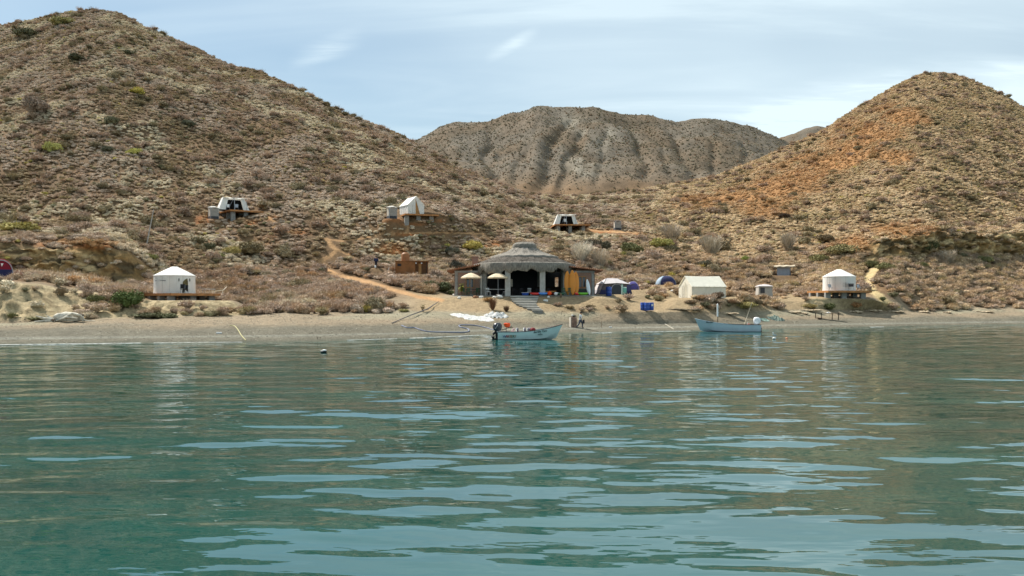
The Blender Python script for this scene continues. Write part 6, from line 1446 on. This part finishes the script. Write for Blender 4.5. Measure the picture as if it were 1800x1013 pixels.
def person(loc, rz, label, J, shirt, pants, shoe, long_sleeve=False, hairm=M_hair):
    t = empty('person', loc, rz, label, 'person')
    names = list(J.keys()); ix = {n: i for i, n in enumerate(names)}
    V = [J[n] for n in names]
    E = [('pelvis','waist'),('waist','chest'),('chest','neck'),('neck','headbase'),('headbase','head'),('head','crown')]
    for s in 'LR': E += [('chest','sh'+s),('sh'+s,'el'+s),('el'+s,'wr'+s),('wr'+s,'palm'+s),('pelvis','hip'+s),('hip'+s,'kn'+s),('kn'+s,'an'+s),('an'+s,'toe'+s)]
    RR = dict(pelvis=(.14,.11), waist=(.13,.10), chest=(.16,.11), neck=.06, headbase=.075, head=.10, crown=.07)
    for s in 'LR': RR.update({'sh'+s:.06,'el'+s:.043,'wr'+s:.028,'palm'+s:(.035,.018),'hip'+s:.095,'kn'+s:.06,'an'+s:.038,'toe'+s:.033})
    fingers = []
    for s in 'LR':
        pm_ = Vector(J['palm'+s]); d_ = (pm_-Vector(J['wr'+s])).normalized(); side = d_.cross(Vector((0, 0, 1))); side = side.normalized() if side.length > .1 else Vector((0, 1, 0))
        for k in range(5):
            off = (k-2)*.017 if k else -.042; L_ = (.035, .055, .065, .06, .045)[k]
            a = pm_+side*off; b = a+d_*L_*.6+side*(off*.1 if k else -.015); c = b+d_*L_*.4+Vector((0, 0, -.01))+side.cross(d_)*.012
            V += [b, c]; names += ['f%s%da' % (s, k), 'f%s%db' % (s, k)]; ix[names[-2]] = len(V)-2; ix[names[-1]] = len(V)-1; RR[names[-2]] = .0095; RR[names[-1]] = .008; E += [('palm'+s, names[-2]), (names[-2], names[-1])]
    skinned('body', V, [(ix[a], ix[b]) for a, b in E], [RR[n] for n in names], M_skin, t)
    def garment(nm, keys, edges, rr, m): skinned(nm, [J[k] if isinstance(k, str) else k for k in keys], edges, rr, m, t)
    el = lambda s: J['el'+s] if long_sleeve else tuple(Vector(J['sh'+s]).lerp(Vector(J['el'+s]), .75)); 
    K_ = ['waist', 'chest', 'shL', 'shR', el('L'), el('R'), 'pelvis']; ed = [(6, 0), (0, 1), (1, 2), (1, 3), (2, 4), (3, 5)]; rr = [(.20, .165), (.22, .175), .10, .10, .085, .085, (.20, .165)]
    if long_sleeve: K_ += ['wrL', 'wrR']; ed += [(4, 7), (5, 8)]; rr += [.048, .048]
    garment('shirt', K_, ed, rr, shirt)
    garment('trousers', [(0, 0, 1.02), (0, 0, .90), 'knL', 'knR', 'anL', 'anR', tuple(Vector(J['hipL']).lerp(Vector(J['knL']), .35)), tuple(Vector(J['hipR']).lerp(Vector(J['knR']), .35))], [(0, 1), (1, 6), (1, 7), (6, 2), (7, 3), (2, 4), (3, 5)], [(.165, .13), (.17, .135), .088, .088, .062, .062, .115, .115], pants)
    for s in 'LR': garment('shoe', ['an'+s, 'toe'+s], [(0, 1)], [.05, .042], shoe)
    hd = Vector(J['head']); MB().blob(hd+Vector((0, .025, .045)), (.108, .112, .105), 3, 3, .03).build('hair', hairm, t, True)
    fc = MB(); fc.blob(hd+Vector((0, -.108, -.005)), (.016, .022, .02), 1, 2, 0).build('nose', M_skin, t, True)
    for sx in (-1, 1): MB().blob(hd+Vector((sx*.035, -.095, .02)), (.012, .008, .008), 1, 2, 0).build('eye', M_black, t, True); MB().blob(hd+Vector((sx*.10, .0, .0)), (.014, .025, .032), 1, 2, 0).build('ear', M_skin, t, True)
    MB().blob(hd+Vector((0, -.095, -.05)), (.026, .008, .006), 1, 2, 0).build('mouth', M_dred, t, True)
    return t
# local frame: faces -Y before rotation
J = dict(pelvis=(0,0,.95), waist=(0,-.01,1.10), chest=(0,-.03,1.36), neck=(0,-.05,1.50), headbase=(0,-.07,1.56), head=(0,-.09,1.64), crown=(0,-.08,1.72),
  shL=(.19,-.02,1.42), elL=(.24,.12,1.16), wrL=(.22,.06,.92), palmL=(.22,.03,.85), shR=(-.19,-.02,1.42), elR=(-.26,-.06,1.15), wrR=(-.26,-.22,.95), palmR=(-.26,-.25,.88),
  hipL=(.10,0,.90), knL=(.11,-.22,.50), anL=(.11,-.20,.09), toeL=(.11,-.36,.045), hipR=(-.10,0,.90), knR=(-.11,.10,.50), anR=(-.11,.38,.12), toeR=(-.11,.26,.045))
D = 94.3; p = at(1020, D); p.z = max(p.z, .12)
wm = person(p, rad(75), 'man in white T-shirt and grey jeans walking right along the waterline', J, M_tee, M_jean, M_shoe)
print('man z', p.z, 'feet py', HOR-(p.z-CH)*F/D)
o = MB().box((0, 0, 0), (.08, .24, .42), taper=.7).tube([(0, -.08, .21), (0, -.05, .30), (0, .05, .30), (0, .08, .21)], .012, 5).build('carry_bag', M_black, bevel=.03); o.location = wm.location+Vector((.34, -.20, .72)); o.rotation_euler = (0, .25, rad(75)); tag(o, 'black bag hanging from the right hand of the walking man', 'bag')
J2 = dict(J); J2.update(elL=(.27,.0,1.16), wrL=(.25,-.05,.93), palmL=(.25,-.06,.86), elR=(-.27,.0,1.16), wrR=(-.25,-.05,.93), palmR=(-.25,-.06,.86), knL=(.10,-.03,.50), anL=(.11,.02,.09), toeL=(.12,-.14,.045), knR=(-.10,-.06,.50), anR=(-.11,-.05,.09), toeR=(-.12,-.21,.045), head=(0,-.06,1.64), crown=(0,-.05,1.72), headbase=(0,-.04,1.56), neck=(0,-.03,1.50))
p = at(661, 130.5)
person(p, rad(200), 'person in navy jacket and dark trousers standing among shrubs on the hillside', J2, M_jacket, M_dpants, M_wstone, True)
o = MB().blob((0, 0, .2), (.14, .1, .22), 3, 2, .1).build('bag', M_white); o.location = at(659.6, 129.9); tag(o, 'white bag at the feet of the person in navy on the hillside', 'bag')
o = MB().box((0, 0, .35), (.1, .08, .7), ry=.35).box((.12, 0, .05), (.35, .1, .06)).build('stick', M_wstone); o.location = at(682.5, 130); tag(o, 'short slanting white stick left of the rust coloured building', 'stick')
o = MB().tube([gpt(692, 486)+Vector((0, 0, .3)), gpt(702, 492)+Vector((0, 0, .2))], .05, 6).build('pipe', M_wstone, None, True); tag(o, 'pale pipe lying downhill below the rust coloured building', 'pipe')

# ------------------------------------------------------------ plants that stand out
def plant(mesh, u, y, rpx, hz, color, label, cat='bush', name='bush', D=None):
    p = gpt(u, y) if D is None else at(u, D); s = rpx*p.y/F
    c_ = lin(*color); c_ = (c_*.75+c_.mean()*.25)*1.2
    return put_shrub(mesh, p.x, p.y, p.z-.05, s, s*hz, c_, label, None, cat, name=name)
big = [shrub_mesh('leafy_bush_mesh', 200+i, lobes=9, cards=2200, twig=20, h=1.0, csize=.095) for i in range(3)]
bare = [shrub_mesh('bare_bush_mesh', 220+i, lobes=3, cards=40, twig=420, h=1.25, csize=.05, core=False) for i in range(2)]
plant(big[0], 224, 541, 32, .85, (84, 100, 40), 'big round bright green bush left of the left yurt platform')
plant(big[1], 168, 531, 17, .75, (108, 108, 56), 'smaller dark olive bush left of the big round green bush')
plant(big[2], 255, 558, 22, .42, (112, 112, 76), 'low grey green bush on the sand below the big green bush')
plant(big[0], 290, 560, 24, .40, (112, 112, 72), 'low green bush at the foot of the left yurt mound')
plant(SM_[7], 20, 559, 12, .8, (112, 110, 60), 'olive shrub at the foot of the clay bank on the far left')
plant(SM_[8], 63, 563, 22, .35, (124, 122, 76), 'low green tuft at the foot of the clay bank left of the driftwood')
plant(SM_[6], 362, 556, 12, .7, (150, 140, 96), 'pale shrub on the sand below the left yurt platform')
plant(SM_[7], 378, 556, 15, .8, (140, 128, 92), 'pale brown shrub right of the mound below the left platform')
plant(SM_[9], 108, 520, 14, 1.1, (132, 112, 80), 'brown shrub hanging over the edge of the left clay bank')
plant(big[1], 92, 268, 17, 1.0, (168, 164, 72), 'yellow green round bush on the upper left hillside')
plant(big[2], 236, 274, 14, 1.0, (176, 170, 62), 'bright yellow bush right of the yellow green one on the left hill')
plant(big[0], 240, 166, 18, .55, (186, 172, 50), 'flat bright yellow bush high on the left hill')
plant(big[1], 133, 108, 15, .9, (74, 74, 46), 'dark bush high on the left hill below the summit')
plant(big[2], 225, 97, 12, .8, (90, 88, 56), 'dark olive bush right of the dark one near the left summit')
plant(big[0], 45, 66, 24, .6, (104, 100, 66), 'broad dark olive bush near the left end of the skyline')
plant(big[1], 110, 44, 22, .55, (150, 142, 76), 'broad olive yellow bush just below the left summit')
plant(big[2], 62, 200, 24, 1.2, (140, 118, 98), 'large grey brown thicket on the left hillside')
plant(big[0], 196, 218, 14, .9, (112, 108, 74), 'dark round bush in the middle of the left hillside')
plant(big[1], 190, 268, 13, .8, (88, 88, 62), 'dark round bush between the two yellow bushes')
plant(big[2], 333, 222, 12, .9, (96, 96, 72), 'dark grey bush on the middle of the left hill')
plant(big[0], 440, 447, 28, .75, (128, 112, 74), 'large brown bush above the slope right of the left yurt')
plant(big[1], 408, 448, 18, .8, (160, 142, 66), 'yellow olive bush beside the large brown one')
plant(big[2], 375, 453, 17, .5, (140, 142, 70), 'low green bush left of the yellow olive one')
plant(big[0], 368, 440, 13, 1.0, (92, 90, 58), 'small dark bush above the low green one')
plant(big[1], 265, 458, 13, .9, (130, 128, 62), 'olive bush right of the leaning pole')
plant(big[2], 30, 408, 36, .5, (164, 150, 66), 'broad yellow olive bush on top of the left bluff')
plant(big[0], 830, 440, 25, .6, (178, 160, 56), 'yellow flowering bush behind the left side of the thatched roof')
plant(big[1], 795, 447, 14, .9, (96, 94, 74), 'dark grey bush left of the yellow bush behind the restaurant')
plant(big[2], 800, 475, 17, 1.0, (76, 74, 62), 'dark thicket behind the chimney of the left wing')
plant(big[0], 778, 513, 20, .8, (84, 92, 56), 'dark green spreading bush left of the left wing')
plant(big[1], 757, 508, 16, .9, (92, 98, 58), 'dark green bush further left beside the path')
plant(big[2], 794, 518, 9, .9, (120, 124, 70), 'small green bush at the left foot of the left wing')
plant(bare[0], 1022, 462, 24, 1.0, (200, 190, 168), 'bleached leafless bush behind the right side of the roof')
plant(bare[1], 1055, 470, 20, 1.0, (176, 160, 136), 'grey leafless bush right of the thatched roof')
plant(big[0], 1042, 437, 18, .9, (96, 86, 66), 'dark bush above the bleached leafless one')
plant(big[1], 1062, 440, 14, 1.1, (84, 78, 58), 'dark bush on the slope above the right wing')
plant(big[2], 1110, 447, 22, .95, (104, 104, 56), 'large dark olive bush on the slope above the family tent')
plant(big[0], 1098, 452, 11, .8, (150, 148, 48), 'bright yellow green bush at the left of the large olive one')
plant(big[1], 1163, 436, 22, .75, (156, 148, 60), 'yellow olive bush on the slope above the dome tent')
plant(big[2], 1182, 442, 14, .8, (92, 86, 54), 'dark bush right of the yellow olive one')
plant(bare[0], 1250, 450, 26, .9, (168, 156, 134), 'grey twiggy bush on the slope above the wall tent')
plant(bare[1], 1180, 425, 22, .9, (164, 150, 130), 'grey twiggy bush above the yellow olive one')
plant(big[0], 1265, 440, 20, .8, (92, 84, 62), 'dark bush above the wall tent')
plant(big[1], 1240, 470, 15, .8, (88, 84, 62), 'dark bush just behind the wall tent roof')
plant(big[2], 1311, 459, 8, 1.2, (130, 140, 44), 'small bright green bush on the slope right of the wall tent')
plant(big[0], 1380, 376+8, 14, .6, (78, 62, 46), 'dark low bush at the foot of the orange grass slope')
plant(bare[0], 1385, 440, 20, 1.0, (160, 146, 124), 'grey twiggy bush above the shed')
plant(big[1], 1450, 425, 16, .8, (110, 92, 60), 'brown bush left of the right rock bluff')
plant(big[2], 1480, 448, 28, .7, (140, 128, 76), 'wide olive bush behind the right yurt')
plant(big[0], 1440, 462, 20, .7, (124, 116, 62), 'olive bush behind the left side of the right yurt')
plant(big[1], 1532, 470, 12, 1.0, (106, 106, 58), 'green bush at the top of the pale sand slide')
plant(big[2], 1556, 476, 15, 1.0, (118, 114, 62), 'green bush right of the pale sand slide')
plant(big[0], 1635, 441, 16, 1.0, (80, 84, 46), 'dark green bush growing in the cleft of the right bluff')
plant(big[1], 1730, 464, 15, .9, (120, 120, 66), 'olive bush below the right end of the bluff')
plant(big[2], 1618, 472, 13, .9, (112, 112, 60), 'olive bush below the left part of the bluff')
plant(bare[1], 1665, 465, 18, .9, (172, 158, 136), 'grey twiggy bush below the cleft of the bluff')
plant(big[0], 1456, 544, 15, .7, (92, 98, 52), 'dark green bush in front of the right platform')
plant(big[1], 1503, 541, 11, 1.0, (160, 112, 56), 'rust brown bush in front of the right platform')
plant(big[2], 1422, 541, 13, .6, (150, 132, 70), 'ochre bush left of the dark green one by the right platform')
plant(big[0], 1552, 529, 7, 1.0, (96, 100, 56), 'small dark green bush right of the right platform')
plant(big[1], 1308, 542, 22, .55, (158, 142, 72), 'low yellow brown bush behind the far boat')
plant(big[2], 1285, 533, 10, .7, (140, 104, 66), 'brown bush right of the wall tent corner')
plant(big[0], 1330, 536, 12, .8, (128, 106, 72), 'brown bush in front of the small upright grey tent')
plant(big[1], 1262, 524, 12, .9, (112, 90, 66), 'brown bush in front of the right end of the wall tent')
plant(big[2], 1235, 527, 15, .6, (158, 118, 70), 'ochre dry bush in front of the middle of the wall tent')
plant(big[0], 1215, 534, 14, .5, (140, 116, 84), 'low brown bush in front of the left end of the wall tent')
plant(big[1], 1157, 529, 11, .9, (142, 128, 84), 'olive brown bush right of the three barrels')
plant(SM_[6], 1088, 531, 9, .7, (140, 120, 84), 'small brown bush on the bank below the family tent')
plant(SM_[7], 1035, 541, 12, .5, (128, 110, 76), 'low dark shrub on the bank right of the steps')
plant(SM_[8], 1002, 543, 11, .6, (146, 126, 86), 'low brown shrub on the bank above the tall box')
plant(bare[0], 866, 545, 9, 1.5, (110, 70, 40), 'bare rust brown shrub on the bank left of the steps')
plant(SM_[9], 857, 530, 12, .6, (176, 132, 62), 'ochre tuft on the bank below the parasols')
plant(bare[1], 890, 548, 7, 1.0, (96, 70, 48), 'small dark bare shrub at the foot of the bank left of the steps')
plant(SM_[8], 160, 505, 26, .7, (188, 146, 92), 'tawny dry grass clump behind the left clay bank')
plant(SM_[6], 128, 500, 20, .8, (196, 150, 92), 'tawny dry grass clump left of the other one')
plant(big[1], 505, 485, 14, .8, (146, 130, 96), 'grey brown bush in the middle of the lower slope')
plant(big[2], 640, 545, 16, .6, (140, 132, 74), 'yellow olive bush at the foot of the lower slope')
plant(big[0], 710, 548, 10, .5, (156, 146, 76), 'low yellow tuft left of the spiky plant')
# plant with broad leaves by the left wing
def leafy(u, D, h, label, col, n=34, name='leafy_plant', spread=.5, droop=.5, w=.07, cat='plant', z=None, L_=.7):
    p = at(u, D); t = empty(name, (p.x, p.y, p.z if z is None else z), 0, label, cat); R = random.Random(int(u)); st = MB(); lf = MB()
    for k in range(5): st.tube([(R.uniform(-.1, .1), R.uniform(-.1, .1), -.1), (R.uniform(-.25, .25)*spread*2, R.uniform(-.2, .2), h*R.uniform(.6, .9))], .025, 5)
    for k in range(n):
        a = R.uniform(0, 6.283); z0 = h*R.uniform(.25, .95); p0 = Vector((R.uniform(-.2, .2)*spread, R.uniform(-.2, .2)*spread, z0)); d_ = Vector((math.cos(a), math.sin(a), R.uniform(.2, .9))).normalized(); l = L_*R.uniform(.6, 1.1)
        side = d_.cross(Vector((0, 0, 1))).normalized()*w; q = [p0]; 
        pts = [p0+d_*l*f-Vector((0, 0, droop*l*f*f)) for f in (0, .35, .7, 1.0)]; o = len(lf.v); lf.v += [pts[0]-side*.2, pts[0]+side*.2, pts[1]-side, pts[1]+side, pts[2]-side*.8, pts[2]+side*.8, pts[3]]; lf.f += [[o, o+1, o+3, o+2], [o+2, o+3, o+5, o+4], [o+4, o+5, o+6]]
    st.build('stem', M_wood, t, True); lf.build('leaves', mat('leaf_%d' % u, lin(*col), .6, .2, 4, transl=.2), t); return t
leafy(812, 107.6, 1.5, 'bright yellow green leafy plant in front of the left wing', (150, 160, 50), 70, z=TZ)
pp = gpt(743, 548); leafy(743, pp.y, .75, 'small spiky brown green palm on the sand beside the long pole', (124, 110, 60), 40, 'small_palm', L_=.75, w=.035, droop=.3)
pp = gpt(963, 518); 
o = MB().tube([(0, 0, 0), (-.05, 0, .6)], .05, 6).blob((-.02, 0, .3), (.14, .1, .25), 4, 2, .2).build('dry_stump', M_wood); o.location = at(986, 105.3); tag(o, 'pale dry stump on the terrace edge left of the fourth pillar', 'stump')

# thin line of foam where the ripples meet the shingle
def foam():
    R_ = np.random.RandomState(5); m = MB()
    for (ua, ub, w) in ((-60, 250, .07), (270, 430, .04), (610, 700, .05), (720, 860, .09), (1040, 1110, .06), (1130, 1215, .05), (1530, 1555, .12)):
        us = np.arange(ua, ub, 4.0)
        P = []
        for u in us:
            d0 = float(np.interp(u, U, shore_D)); x = (u-900)/F
            # find waterline on the real ground
            D = d0-4
            while D < d0+6 and ground(x*D, D) < 0.012: D += 0.15
            ww = w*(0.4+1.2*R_.rand()); P.append([(x*(D-ww), D-ww, 0.03), (x*(D+ww*.6), D+ww*.6, 0.045+w*.1)])
        m.sheet(P, .02)
    o = m.build('foam', mat('sea_foam', (.52, .53, .50), .8, .25, 3, col2=(.22, .23, .21))); tag(o, 'thin pale line of foam along the waterline', 'foam', kind='stuff')
foam()
